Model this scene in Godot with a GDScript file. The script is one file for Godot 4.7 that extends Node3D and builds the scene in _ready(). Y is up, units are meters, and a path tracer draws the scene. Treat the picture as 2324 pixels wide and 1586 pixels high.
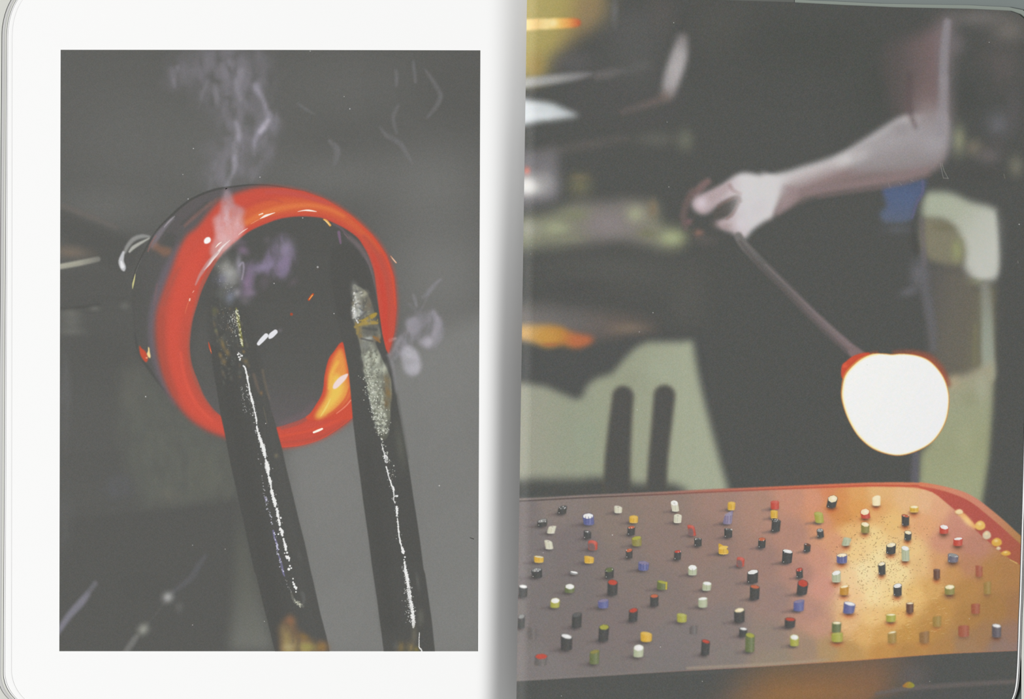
extends Node3D
# An open book lying on a pale board under a copy stand, seen from straight above. Both pictures are INK ON PAPER: flat prints, on flat
# pages. Their plates below hold the printed ink colours and a painted sparkle by the gutter; the shade in the gutter and on the leaf edges comes from the bent paper
# and the lamp, but the top and corner leaves hold shade in their colour. Page coordinates are in units of 0.15 mm, origin at the top left of the spread, y down the page.

const U := 0.00015            # metres per page unit
const LAMP_FAR := 9.0
var book: Node3D
var plate: Image              # the plate being printed
var at := Vector2.ZERO        # page position of the plate's top left corner
var size := Vector2i.ZERO
var turb := FastNoiseLite.new()
var rng := RandomNumberGenerator.new()
var trim := PackedVector2Array()   # outline of the right page, to which its print is cut
var layer := 0.0000015         # thickness of one film of ink


func _ready() -> void:
	rng.seed = 7
	turb.seed = 3
	turb.fractal_octaves = 4
	turb.frequency = 0.022
	turb.domain_warp_enabled = true
	turb.domain_warp_amplitude = 46.0
	turb.domain_warp_frequency = 0.012
	# camera
	var cam := Camera3D.new()
	cam.name = "camera"
	cam.position = Vector3(0, 3.0312, 0)
	cam.rotation_degrees = Vector3(-90, 0, 0)
	cam.fov = rad_to_deg(2.0 * atan(793.0 * U / 3.0))
	cam.near = 0.1
	cam.far = 50.0
	add_child(cam)
	cam.current = true
	# surroundings: an even pale room
	var env := Environment.new()
	env.background_mode = Environment.BG_COLOR
	env.background_color = Color(0.2, 0.2, 0.2).linear_to_srgb()
	env.tonemap_mode = Environment.TONE_MAPPER_LINEAR
	env.tonemap_exposure = 0.965
	env.sdfgi_enabled = true
	env.ssao_enabled = true
	env.ssil_enabled = true
	var we := WorldEnvironment.new()
	we.name = "surroundings"
	we.environment = env
	add_child(we)
	# the copy lamp: a square panel up on the left
	var lamp := Node3D.new()
	lamp.name = "lamp_panel"
	add_child(lamp)
	var tilt := deg_to_rad(35.0)
	lamp.position = Vector3(-sin(tilt), cos(tilt), 0) * LAMP_FAR
	lamp.rotation = Vector3(0, 0, tilt)
	tag(lamp, "square white copy lamp panel hung high to the left of the book", "lamp")
	var glow := mat(Color(0.9, 0.9, 0.9), 0.6)
	glow.emission_enabled = true
	glow.emission = Color.WHITE
	glow.emission_energy_multiplier = 1.0
	box("diffuser", Vector3(2, 0.02, 2), Vector3.ZERO, glow, lamp)
	box("housing", Vector3(2.1, 0.12, 2.1), Vector3(0, 0.08, 0), mat(Color(0.15, 0.15, 0.15), 0.6), lamp)
	var al := AreaLight3D.new()
	al.name = "lamp_light"
	al.area_size = Vector2(2, 2)
	al.light_energy = 0.8 * LAMP_FAR * LAMP_FAR / cos(tilt)
	al.area_range = 40.0
	al.area_attenuation = 2.0
	al.shadow_enabled = true
	al.position = Vector3(0, -0.02, 0)
	al.rotation_degrees = Vector3(-90, 0, 0)
	lamp.add_child(al)

	build_book()
	print_left()
	print_right()


# ---------------------------------------------------------------- small helpers

func mat(c: Color, rough := 0.8, spec := 0.3) -> StandardMaterial3D:
	var m := StandardMaterial3D.new()
	m.albedo_color = c
	m.roughness = rough
	m.metallic_specular = spec
	return m


func tag(o: Node, label := "", category := "", group := "", kind := "") -> void:
	for m in [["label", label], ["category", category], ["group", group], ["kind", kind]]:
		if m[1] != "":
			o.set_meta(m[0], m[1])


func box(called: String, s: Vector3, where: Vector3, m: Material, parent: Node) -> MeshInstance3D:
	var b := BoxMesh.new()
	b.size = s
	var o := MeshInstance3D.new()
	o.name = called
	o.mesh = b
	o.material_override = m
	o.position = where
	parent.add_child(o, true)
	return o


func commit(called: String, st: SurfaceTool, m: Material, parent: Node) -> MeshInstance3D:
	st.index()
	var o := MeshInstance3D.new()
	o.name = called
	o.mesh = st.commit()
	o.material_override = m
	parent.add_child(o, true)
	return o


func w3(x: float, y: float, h := 0.0) -> Vector3:
	return Vector3((x - 1162.0) * U, h, (y - 793.0) * U)


func pts(a: Array) -> PackedVector2Array:
	var r := PackedVector2Array()
	for i in range(0, a.size(), 2):
		r.append(Vector2(a[i], a[i + 1]))
	return r


# a smooth open line through the points, four steps to each stretch
func spline(p: PackedVector2Array) -> PackedVector2Array:
	var r := PackedVector2Array()
	for i in p.size() - 1:
		for j in 4:
			r.append(p[i].cubic_interpolate(p[i + 1], p[maxi(i - 1, 0)], p[mini(i + 2, p.size() - 1)], j / 4.0))
	r.append(p[p.size() - 1])
	return r


# a smooth closed outline through the given points
func loop(a: Array, n := 5) -> PackedVector2Array:
	var p := pts(a)
	var r := PackedVector2Array()
	var c := p.size()
	for i in c:
		for j in n:
			r.append(p[i].cubic_interpolate(p[(i + 1) % c], p[(i + c - 1) % c], p[(i + 2) % c], float(j) / n))
	return r


func rgb(r: float, g: float, b: float) -> Color:
	return Color(r / 255.0, g / 255.0, b / 255.0)


func grey(v: float) -> Color:
	return rgb(v, v, v - 3)


# ---------------------------------------------------------------- printing: ink on a plate

func new_plate(x: float, y: float, w: int, h: int, c: Color) -> void:
	plate = Image.create_empty(w, h, false, Image.FORMAT_RGBA8)
	plate.fill(c)
	at = Vector2(x, y)
	size = Vector2i(w, h)


# colour of an ink at a point: one colour, [from, to, [colours]] or [centre, radius, [colours]]
func tone(paint, x: float, y: float) -> Color:
	if paint is Color:
		return paint
	var t := 0.0
	if paint[1] is Vector2:
		var d: Vector2 = paint[1] - paint[0]
		t = (Vector2(x, y) - paint[0]).dot(d) / d.length_squared()
	else:
		t = (Vector2(x, y) - paint[0]).length() / paint[1]
	var cs: Array = paint[2]
	t = clampf(t, 0.0, 1.0) * (cs.size() - 1)
	var i := mini(int(t), cs.size() - 2)
	return cs[i].lerp(cs[i + 1], t - i)


func lay(cov: PackedFloat32Array, lw: int, lh: int, x0: int, y0: int, k: int, paint, alpha: float, wisp: float) -> void:
	var bytes := PackedByteArray()
	bytes.resize(lw * lh * 4)
	if paint is Image:   # an ink of many mixed colours, as large as the plate
		var mix: PackedByteArray = paint.get_data()
		for j in lh:
			for i in lw:
				var px := x0 + i - int(at.x)
				var py := y0 + j - int(at.y)
				var a := cov[j * lw + i]
				if a > 0.0 and px >= 0 and py >= 0 and px < size.x and py < size.y:
					var o := (j * lw + i) * 4
					var f := (py * size.x + px) * 4
					bytes[o] = mix[f]
					bytes[o + 1] = mix[f + 1]
					bytes[o + 2] = mix[f + 2]
					bytes[o + 3] = int(clampf(a * alpha, 0.0, 1.0) * 255 + 0.5)
		plate.blend_rect(Image.create_from_data(lw, lh, false, Image.FORMAT_RGBA8, bytes), Rect2i(0, 0, lw, lh), Vector2i(x0 - int(at.x), y0 - int(at.y)))
		return
	var flat: bool = paint is Color
	var c: Color = paint if flat else Color.WHITE
	var r := int(c.r * 255 + 0.5)
	var g := int(c.g * 255 + 0.5)
	var b := int(c.b * 255 + 0.5)
	var q := 0
	for j in lh:
		for i in lw:
			var a := cov[q]
			var o := q * 4
			q += 1
			if not flat:
				c = tone(paint, x0 + (i + 0.5) * k, y0 + (j + 0.5) * k)
				r = int(c.r * 255 + 0.5)
				g = int(c.g * 255 + 0.5)
				b = int(c.b * 255 + 0.5)
			bytes[o] = r
			bytes[o + 1] = g
			bytes[o + 2] = b
			if a > 0.0:
				if wisp > 0.0:
					a *= clampf(1.0 - wisp * (0.5 - 1.4 * turb.get_noise_2d((x0 + i * k) * 1.5, (y0 + j * k) * 0.7)), 0.0, 1.0)
				bytes[o + 3] = int(clampf(a * alpha, 0.0, 1.0) * 255 + 0.5)
	var im := Image.create_from_data(lw, lh, false, Image.FORMAT_RGBA8, bytes)
	if k > 1:
		im.resize(lw * k, lh * k, Image.INTERPOLATE_BILINEAR)
	plate.blend_rect(im, Rect2i(0, 0, lw * k, lh * k), Vector2i(x0 - int(at.x), y0 - int(at.y)))


# prints a filled outline whose edge is FEATHER wide
func ink(p: PackedVector2Array, feather: float, paint, alpha := 1.0, wisp := 0.0) -> void:
	var k := maxi(1, int(feather / 2.6))
	var passes := 0 if feather < 1.3 else (1 if feather < 2.2 else 2)
	var pad := (passes + 1) * k + 1
	var lo := p[0]
	var hi := p[0]
	for v in p:
		lo = lo.min(v)
		hi = hi.max(v)
	lo = (lo - Vector2(pad, pad)).max(at - Vector2(3 * pad, 3 * pad)).floor()
	hi = (hi + Vector2(pad, pad)).min(at + Vector2(size) + Vector2(3 * pad, 3 * pad)).ceil()
	if hi.x <= lo.x or hi.y <= lo.y:
		return
	var lw := int((hi.x - lo.x) / k) + 1
	var lh := int((hi.y - lo.y) / k) + 1
	var cov := PackedFloat32Array()
	cov.resize(lw * lh)
	var n := p.size()
	for j in lh * 2:
		var y := lo.y + (j + 0.5) * 0.5 * k
		var xs := PackedFloat32Array()
		for i in n:
			var a := p[i]
			var b := p[i + 1 if i + 1 < n else 0]
			if (a.y <= y) != (b.y <= y):
				xs.append((a.x + (y - a.y) / (b.y - a.y) * (b.x - a.x) - lo.x) / k)
		xs.sort()
		var row := (j >> 1) * lw
		for s in range(0, xs.size() - 1, 2):
			var xa := clampf(xs[s], 0, lw)
			var xb := clampf(xs[s + 1], 0, lw)
			var ia := int(xa)
			var ib := int(xb)
			if ia == ib:
				if ia < lw:
					cov[row + ia] += (xb - xa) * 0.5
				continue
			cov[row + ia] += (ia + 1 - xa) * 0.5
			for i in range(ia + 1, ib):
				cov[row + i] += 0.5
			if ib < lw:
				cov[row + ib] += (xb - ib) * 0.5
	for t in passes:
		cov = soften(cov, lw, lh)
	lay(cov, lw, lh, int(lo.x), int(lo.y), k, paint, alpha, wisp)


func soften(c: PackedFloat32Array, lw: int, lh: int) -> PackedFloat32Array:
	var d := c.duplicate()
	for j in lh:
		var q := j * lw
		for i in range(1, lw - 1):
			d[q + i] = (c[q + i - 1] + c[q + i] + c[q + i + 1]) / 3.0
	var e := d.duplicate()
	for j in range(1, lh - 1):
		var q := j * lw
		for i in lw:
			e[q + i] = (d[q + i - lw] + d[q + i] + d[q + i + lw]) / 3.0
	return e


# prints a line of changing width through [x, y, width] points
func stroke(a: Array, feather: float, paint, alpha := 1.0, wisp := 0.0) -> void:
	var n := a.size() / 3
	var line := PackedVector3Array()
	for i in n:
		line.append(Vector3(a[i * 3], a[i * 3 + 1], a[i * 3 + 2] * 0.5))
	var s := PackedVector3Array()
	var cuts := 4 if n > 2 else 1
	for i in n - 1:
		for j in cuts:
			s.append(line[i].cubic_interpolate(line[i + 1], line[maxi(i - 1, 0)], line[mini(i + 2, n - 1)], float(j) / cuts))
	s.append(line[n - 1])
	var k := maxi(1, int(feather / 3.0))
	var lo := Vector2(1e9, 1e9)
	var hi := -lo
	for v in s:
		var m := v.z + feather
		lo = lo.min(Vector2(v.x - m, v.y - m))
		hi = hi.max(Vector2(v.x + m, v.y + m))
	lo = lo.max(at - Vector2(k, k)).floor()
	hi = hi.min(at + Vector2(size) + Vector2(k, k)).ceil()
	if hi.x <= lo.x or hi.y <= lo.y:
		return
	var lw := int((hi.x - lo.x) / k) + 1
	var lh := int((hi.y - lo.y) / k) + 1
	var cov := PackedFloat32Array()
	cov.resize(lw * lh)
	for i in s.size() - 1:
		var va := Vector2(s[i].x, s[i].y)
		var vb := Vector2(s[i + 1].x, s[i + 1].y)
		var d := vb - va
		var l2 := maxf(d.length_squared(), 0.0001)
		var m := maxf(s[i].z, s[i + 1].z) + feather
		var i0 := maxi(0, int((minf(va.x, vb.x) - m - lo.x) / k))
		var i1 := mini(lw - 1, int((maxf(va.x, vb.x) + m - lo.x) / k) + 1)
		var j0 := maxi(0, int((minf(va.y, vb.y) - m - lo.y) / k))
		var j1 := mini(lh - 1, int((maxf(va.y, vb.y) + m - lo.y) / k) + 1)
		for j in range(j0, j1 + 1):
			for q in range(i0, i1 + 1):
				var v := Vector2(lo.x + (q + 0.5) * k, lo.y + (j + 0.5) * k) - va
				var t := clampf(v.dot(d) / l2, 0.0, 1.0)
				var e := (lerpf(s[i].z, s[i + 1].z, t) - (v - d * t).length()) / feather + 0.5
				if e > 0.0:
					e = minf(e, 1.0)
					e = e * e * (3.0 - 2.0 * e)
					if e > cov[j * lw + q]:
						cov[j * lw + q] = e
	lay(cov, lw, lh, int(lo.x), int(lo.y), k, paint, alpha, wisp)


# prints a soft round patch
func blot(x: float, y: float, rx: float, ry: float, c: Color, alpha := 1.0, deg := 0.0, wisp := 0.0) -> void:
	var k := maxi(1, int(minf(rx, ry) / 5.0))
	var m := maxf(rx, ry) * 1.7
	var x0 := int(maxf(x - m, at.x - k))
	var y0 := int(maxf(y - m, at.y - k))
	var lw := int((minf(x + m, at.x + size.x + k) - x0) / k) + 1
	var lh := int((minf(y + m, at.y + size.y + k) - y0) / k) + 1
	if lw < 1 or lh < 1:
		return
	var cov := PackedFloat32Array()
	cov.resize(lw * lh)
	var cs := cos(deg_to_rad(deg))
	var sn := sin(deg_to_rad(deg))
	for j in lh:
		for i in lw:
			var dx := x0 + (i + 0.5) * k - x
			var dy := y0 + (j + 0.5) * k - y
			var u := (dx * cs + dy * sn) / rx
			var v := (dy * cs - dx * sn) / ry
			var d := u * u + v * v
			if d < 2.8:
				cov[j * lw + i] = maxf(0.0, exp(-1.5 * d) - 0.015)
	lay(cov, lw, lh, x0, y0, k, c, alpha, wisp)


# prints one dot of a highlight
func dot(x: float, y: float, r: float, c: Color, alpha := 1.0) -> void:
	for j in range(int(y - r - 1), int(y + r + 2)):
		for i in range(int(x - r - 1), int(x + r + 2)):
			var a := clampf(r + 0.5 - Vector2(i + 0.5 - x, j + 0.5 - y).length(), 0.0, 1.0) * alpha
			var px := i - int(at.x)
			var py := j - int(at.y)
			if a > 0.0 and px >= 0 and py >= 0 and px < size.x and py < size.y:
				plate.set_pixel(px, py, plate.get_pixel(px, py).lerp(c, a))


# dots strewn along a line of [x, y, width] points
func strew(a: Array, count: int, r0: float, r1: float, c: Color, alpha := 1.0) -> void:
	var n := a.size() / 3 - 1
	for i in count:
		var t := rng.randf() * n
		var s := mini(int(t), n - 1) * 3
		t -= s / 3
		var x: float = lerpf(a[s], a[s + 3], t)
		var y: float = lerpf(a[s + 1], a[s + 4], t)
		var w: float = lerpf(a[s + 2], a[s + 5], t)
		dot(x + rng.randfn() * w * 0.4, y + rng.randf_range(-3, 3), rng.randf_range(r0, r1), c, alpha * rng.randf_range(0.5, 1.0))


# a broken white highlight on sooty iron: a core with a ragged, dotted edge
func glint(a: Array, feather: float, c: Color, alpha := 1.0, wisp := 0.0) -> void:
	var thin := a.duplicate()
	for i in range(2, a.size(), 3):
		thin[i] = a[i] * 0.62
	stroke(thin, 1.3, c, alpha, wisp)
	for i in range(0, a.size() - 3, 3):
		var from := Vector2(a[i], a[i + 1])
		var to := Vector2(a[i + 3], a[i + 4])
		var across := (to - from).normalized().orthogonal()
		for n in int(from.distance_to(to) * 1.5) + 1:
			var t := rng.randf()
			var w: float = lerpf(a[i + 2], a[i + 5], t) * 0.42
			var p := from.lerp(to, t) + across * (rng.randf_range(0.5, 1.1) * w * (1.0 if rng.randf() < 0.5 else -1.0))
			dot(p.x, p.y, rng.randf_range(0.4, minf(1.4, 0.5 + w * 0.3)), c, alpha)


# the grain of the print
func grain(amount: float, tint: float, sd: int) -> void:
	var f := FastNoiseLite.new()
	f.seed = sd
	f.noise_type = FastNoiseLite.TYPE_VALUE_CUBIC
	f.frequency = 0.62
	f.fractal_octaves = 2
	var fine := f.get_image(size.x, size.y, false, false, false).get_data()
	f.frequency = 0.21
	f.seed = sd + 1
	var red := f.get_image(size.x, size.y, false, false, false).get_data()
	f.seed = sd + 2
	var blue := f.get_image(size.x, size.y, false, false, false).get_data()
	var d := plate.get_data()
	var a := amount / 60.0
	var t := tint / 60.0
	for i in size.x * size.y:
		var o := i * 4
		var g := d[o + 1]
		var s := a * (1.0 if g < 190 else 0.4)
		var v := (fine[i] - 127) * s
		d[o] = clampi(int(d[o] + v + (red[i] - 127) * t + 0.5), 0, 255)
		d[o + 1] = clampi(int(g + v + 0.5), 0, 255)
		d[o + 2] = clampi(int(d[o + 2] + v + (blue[i] - 127) * t + 0.5), 0, 255)
	plate = Image.create_from_data(size.x, size.y, false, Image.FORMAT_RGBA8, d)


func ink_material() -> StandardMaterial3D:
	plate.convert(Image.FORMAT_RGB8)
	var m := mat(Color.WHITE, 0.5, 0.22)
	m.albedo_texture = ImageTexture.create_from_image(plate)
	m.texture_repeat = false
	return m


# a printed shape: its own flat film of ink on the page, level N up
func motif(called: String, label: String, p: PackedVector2Array, m: Material, parent: Node, n := 1) -> void:
	var st := SurfaceTool.new()
	st.begin(Mesh.PRIMITIVE_TRIANGLES)
	if at.x < 1000.0:
		film(st, p, n * layer)
	else:   # follow the bend of the right page near the gutter
		for i in 10:
			var a0 := i * 4.0 - (8.0 if i == 0 else 0.0)
			var a1 := i * 4.0 + (4.0 if i < 9 else 1400.0)
			var band := PackedVector2Array([Vector2(seam(-60) + a0, -60), Vector2(seam(-60) + a1, -60), Vector2(seam(1700) + a1, 1700), Vector2(seam(1700) + a0, 1700)])
			for part in Geometry2D.intersect_polygons(p, trim):
				for cut in Geometry2D.intersect_polygons(part, band):
					film(st, cut, n * layer)
	var o := commit(called, st, m, parent)
	if label != "":
		o.set_meta("label", label)


func film(st: SurfaceTool, p: PackedVector2Array, h: float) -> void:
	var t := Geometry2D.triangulate_polygon(p)
	for i in range(0, t.size(), 3):
		var a := p[t[i]]
		var b := p[t[i + 1]]
		var c := p[t[i + 2]]
		if absf((b - a).cross(c - a)) < 0.002:
			continue
		if (b - a).cross(c - a) < 0.0:
			var d := b
			b = c
			c = d
		for v in [a, b, c]:
			var slope := right_dip(v.x - seam(v.y)) if v.x > 1170.0 and at.x > 1000.0 else 0.0
			st.set_normal(Vector3(-sin(slope), cos(slope), 0))
			st.set_uv((v - at) / Vector2(size))
			st.add_vertex(w3(v.x, v.y, h + (right_drop(v.x - seam(v.y)) if slope > 0.0 else 0.0)))


# ---------------------------------------------------------------- the book

func seam(y: float) -> float:
	return 1196.0 - 0.0151 * y


# how steeply the left page turns down, D units before the seam
func left_dip(d: float, y: float) -> float:
	var most := lerpf(25.0, 44.5, smoothstep(-200.0, 1000.0, y))
	var t := clampf((94.0 - d) / lerpf(78.0, 58.0, smoothstep(-100.0, 900.0, y)), 0.0, 1.0)
	return deg_to_rad(most * t * t * (3.0 - 2.0 * t))


func right_dip(d: float) -> float:
	var t := clampf((28.0 - d) / 28.0, 0.0, 1.0)
	return deg_to_rad(30.0 * t)


func right_drop(d: float) -> float:
	var h := 0.0
	for i in 16:
		h -= tan(right_dip(28.0 - (28.0 - d) * (i + 0.5) / 16.0)) * (28.0 - d) / 16.0
	return h * U


# a bent strip of paper from FAR units off the seam down to NEAR (past it where negative); SIDE -1 left, 1 right
func gutter_strip(st: SurfaceTool, side: int, far: float, near: float, y0: float, y1: float, uv: bool) -> void:
	var cols := 44
	var rows := 48
	var at_row := []
	for j in rows + 1:
		var y := lerpf(y0, y1, float(j) / rows)
		var h := 0.0
		var before := far
		var r := []
		for i in cols + 1:
			var d := lerpf(far, near, float(i) / cols)
			var slope := left_dip(d, y) if side < 0 else right_dip(d)
			h -= tan(slope) * (before - d)
			before = d
			r.append([w3(seam(y) + side * d, y, h * U), Vector3(-side * sin(slope), cos(slope), 0), Vector2(seam(y) + side * d, y)])
		at_row.append(r)
	for j in rows:
		for i in cols:
			var q := [at_row[j][i], at_row[j][i + 1], at_row[j + 1][i + 1], at_row[j + 1][i]]
			var order := [0, 1, 2, 0, 2, 3] if side < 0 else [0, 2, 1, 0, 3, 2]
			for v in order:
				st.set_normal(q[v][1])
				if uv:
					st.set_uv((q[v][2] - at) / Vector2(size))
				st.add_vertex(q[v][0])


# a sheet cut to an outline, with its cut edge going DEEP metres down
func sheet(st: SurfaceTool, p: PackedVector2Array, h: float, deep: float) -> void:
	film(st, p, h)
	var turn := 1.0 if not Geometry2D.is_polygon_clockwise(p) else -1.0
	var n := p.size()
	for i in n:
		var a := p[i]
		var b := p[(i + 1) % n]
		var d := (b - a).normalized() * turn
		var out := Vector3(d.y, 0, -d.x)
		var q := [w3(a.x, a.y, h), w3(b.x, b.y, h), w3(b.x, b.y, h - deep), w3(a.x, a.y, h - deep)]
		for v in ([0, 1, 2, 0, 2, 3] if turn > 0 else [0, 2, 1, 0, 3, 2]):
			st.set_normal(out)
			st.set_uv(((a if v == 0 or v == 3 else b) - at) / Vector2(size))
			st.add_vertex(q[v])


# fore-edge line of a leaf on the left, from above the frame round the lower corner; DX is how far it shows past the page
func left_edge(top: float, low: float, corner: float) -> PackedVector2Array:
	var r := PackedVector2Array()
	var up := 62.0 + (28.0 - top) * 0.6
	for i in 31:   # upper corner
		var a := deg_to_rad(90.0 - i * 3.0)
		r.append(Vector2(top + up * (1.0 - cos(a)), 84.0 - (up + 40.0) * sin(a) * 1.05))
	for i in range(1, 12):
		var t := i / 11.0
		r.append(Vector2(lerpf(top, low, t), lerpf(84.0, 1586.0 - corner, t)))
	for i in range(1, 31):   # lower corner
		var a := deg_to_rad(i * 3.0)
		r.append(Vector2(low + corner * 1.55 * (1.0 - cos(a)), 1586.0 - corner + corner * 1.42 * sin(a)))
	return r


func right_edge(dx: float) -> PackedVector2Array:
	var a := pts([2337, 400, 2331, 700, 2324, 950, 2318, 1180, 2313, 1350, 2310.8, 1400, 2308.4, 1480, 2305.5, 1535, 2302.5, 1560, 2298, 1578, 2290, 1594, 2276, 1606, 2256, 1612])
	var r := PackedVector2Array()
	a = spline(a)
	for i in a.size():
		var t := clampf((i / 4.0 - 8) / 4.0, 0.0, 1.0)
		r.append(a[i] + Vector2(dx * (1.0 - t * 0.6), dx * t))
	return r


func build_book() -> void:
	new_plate(0, 0, 8, 8, Color.WHITE)
	size = Vector2i(2324, 1586)
	# the pale board under everything
	var board := box("backing_board", Vector3(0.6, 0.01, 0.5), Vector3(0, 0.005, 0), mat(rgb(226, 228, 224), 0.7), self)
	tag(board, "pale backing board lying under the open book", "board")
	book = Node3D.new()
	book.name = "open_book"
	book.position = Vector3(0, 0.0102, 0)
	add_child(book)
	tag(book, "open picture book with rounded page corners and a framed glassblowing print on the white page", "book")
	var shift := Vector3(0, 0.021, 0)
	var paper := mat(rgb(250, 250, 249), 0.65, 0.3)
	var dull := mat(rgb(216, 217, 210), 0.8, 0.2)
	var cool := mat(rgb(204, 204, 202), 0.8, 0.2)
	var cloth := mat(rgb(146, 152, 147), 0.75, 0.2)
	# covers: grey boards, one each side
	for s in [[-40.0, 1150.0], [1230.0, 2319.0]]:
		var st := SurfaceTool.new()
		st.begin(Mesh.PRIMITIVE_TRIANGLES)
		var x0: float = s[0]
		var x1: float = s[1]
		sheet(st, pts([x0, -60, x1, -60, x1, 1640, x0, 1640]), -0.0132, 0.0078)
		place(commit("cover", st, cloth, book), shift)
	var sp := SurfaceTool.new()
	sp.begin(Mesh.PRIMITIVE_TRIANGLES)
	sheet(sp, pts([1150, -60, 1230, -60, 1230, 1640, 1150, 1640]), -0.0165, 0.0045)
	place(commit("spine", sp, cloth, book), shift)
	# the white page on the left: flat, then bent down into the gutter
	var edge := left_edge(28, 26.6, 66)
	var flat := PackedVector2Array(edge)
	for i in 13:
		var y := lerpf(1620, -40, i / 12.0)
		flat.append(Vector2(seam(y) - 110.0, y))
	var st := SurfaceTool.new()
	st.begin(Mesh.PRIMITIVE_TRIANGLES)
	sheet(st, flat, 0.0, 0.0003)
	gutter_strip(st, -1, 110.0, -24.0, -40, 1620, false)
	var pg := commit("page", st, paper, book)
	place(pg, shift)
	tag(pg, "white page with a wide margin")
	# leaves showing past it, in bundles with fine gaps between
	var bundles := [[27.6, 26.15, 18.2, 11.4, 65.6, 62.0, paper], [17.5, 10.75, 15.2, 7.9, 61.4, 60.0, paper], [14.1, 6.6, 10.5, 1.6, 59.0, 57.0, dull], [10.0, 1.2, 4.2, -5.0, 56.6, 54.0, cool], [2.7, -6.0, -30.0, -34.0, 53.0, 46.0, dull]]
	for i in bundles.size():
		var b: Array = bundles[i]
		var inner := left_edge(b[0], b[1], b[4])
		var outer := left_edge(b[2], b[3], b[5])
		inner.append_array(pts([400, 1700, 400, -90, inner[0].x, -90]))
		outer.append_array(pts([400, 1640, 400, -60, outer[0].x, -60]))
		var ls := SurfaceTool.new()
		ls.begin(Mesh.PRIMITIVE_TRIANGLES)
		for ring in Geometry2D.clip_polygons(outer, inner):
			if not Geometry2D.triangulate_polygon(ring).is_empty():
				sheet(ls, ring, -0.0004 * (i + 1), 0.0118)
		place(commit("leaf", ls, b[6], book), shift)
	# leaves past the right page
	var rights := [[0.7, 5.2, paper], [6.1, 8.4, cool], [9.2, 60.0, dull]]
	for i in rights.size():
		var b: Array = rights[i]
		var ring := right_edge(b[0])
		var outer := right_edge(b[1])
		if i == 2:
			outer = pts([2400, 400, 2400, 1640])
			ring = ring.slice(0, 25)
			ring.append_array(pts([2318.6, 1500, 2318.4, 1550, 2318.8, 1640]))
		outer.reverse()
		ring.append_array(outer)
		var ls := SurfaceTool.new()
		ls.begin(Mesh.PRIMITIVE_TRIANGLES)
		sheet(ls, ring, -0.0004 * (i + 1), 0.0118)
		place(commit("leaf", ls, b[2], book), shift)
	# a sheet added to fill the corner gap, the cover's shade in its colour
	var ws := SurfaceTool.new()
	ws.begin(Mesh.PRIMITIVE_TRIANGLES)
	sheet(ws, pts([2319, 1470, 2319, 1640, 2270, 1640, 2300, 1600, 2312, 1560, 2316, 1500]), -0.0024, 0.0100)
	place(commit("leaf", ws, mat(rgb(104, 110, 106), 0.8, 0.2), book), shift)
	# leaves behind the top of the right page, shade put into their greys, stepping up where a shorter one ends
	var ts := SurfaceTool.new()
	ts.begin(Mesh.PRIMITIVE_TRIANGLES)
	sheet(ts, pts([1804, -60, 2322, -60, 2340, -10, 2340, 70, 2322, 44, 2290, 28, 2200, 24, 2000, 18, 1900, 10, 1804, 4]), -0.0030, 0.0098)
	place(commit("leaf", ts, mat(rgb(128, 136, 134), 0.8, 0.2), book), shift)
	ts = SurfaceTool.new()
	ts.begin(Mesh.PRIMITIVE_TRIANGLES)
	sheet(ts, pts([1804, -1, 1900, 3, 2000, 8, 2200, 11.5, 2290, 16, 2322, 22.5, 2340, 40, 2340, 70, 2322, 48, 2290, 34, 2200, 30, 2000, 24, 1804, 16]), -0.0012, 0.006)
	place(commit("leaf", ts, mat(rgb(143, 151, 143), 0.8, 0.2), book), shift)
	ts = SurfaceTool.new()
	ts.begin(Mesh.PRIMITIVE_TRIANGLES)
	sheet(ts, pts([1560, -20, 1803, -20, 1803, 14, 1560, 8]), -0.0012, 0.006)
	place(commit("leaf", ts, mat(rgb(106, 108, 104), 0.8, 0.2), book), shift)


func place(o: Node3D, shift: Vector3) -> void:
	o.position = shift


# ---------------------------------------------------------------- the framed print on the white page

const VESSEL := [458, 440, 485, 430.5, 527, 423, 569, 418.7, 610, 419.4, 652, 425, 693, 433, 729, 447, 762, 464, 795, 487, 819, 506, 844, 531, 860, 549, 877, 577, 888, 601, 895, 629, 899, 659, 900.5, 695, 899, 728, 895, 754, 888, 784, 880, 810, 872, 845, 845, 897, 800, 948, 773, 971, 740, 991, 707, 1004, 675, 1012, 638, 1016.5, 600, 1014, 560, 1008, 510, 993, 476, 981, 444, 962, 413, 936, 394, 911, 376, 886, 357, 863, 338, 838.6, 327, 821.6, 315, 801, 306, 757, 300, 700, 300, 655, 302, 636, 308, 614, 319, 589, 330, 566, 340, 543.7, 357, 523, 381, 496.5, 410, 470]
const RED := [424, 535, 444, 519, 458, 503, 472, 485, 492, 462, 508, 450, 527, 442, 555, 432, 596, 424, 638, 425.5, 680, 432, 720, 444.5, 762, 464, 795, 487, 819, 506, 844, 531, 860, 549, 877, 577, 888, 601, 895, 629, 899, 659, 900.5, 695, 899, 728, 895, 754, 888, 784, 880, 810, 872, 845, 845, 897, 800, 948, 773, 971, 740, 991, 707, 1004, 675, 1012, 638, 1016.5, 600, 1014, 560, 1008, 510, 992, 475, 979, 440, 958, 413, 932, 393, 905, 378, 876, 366, 842, 358, 808, 353, 772, 352, 738, 356, 703, 364, 678, 376, 645, 390, 609, 403, 573]
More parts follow.
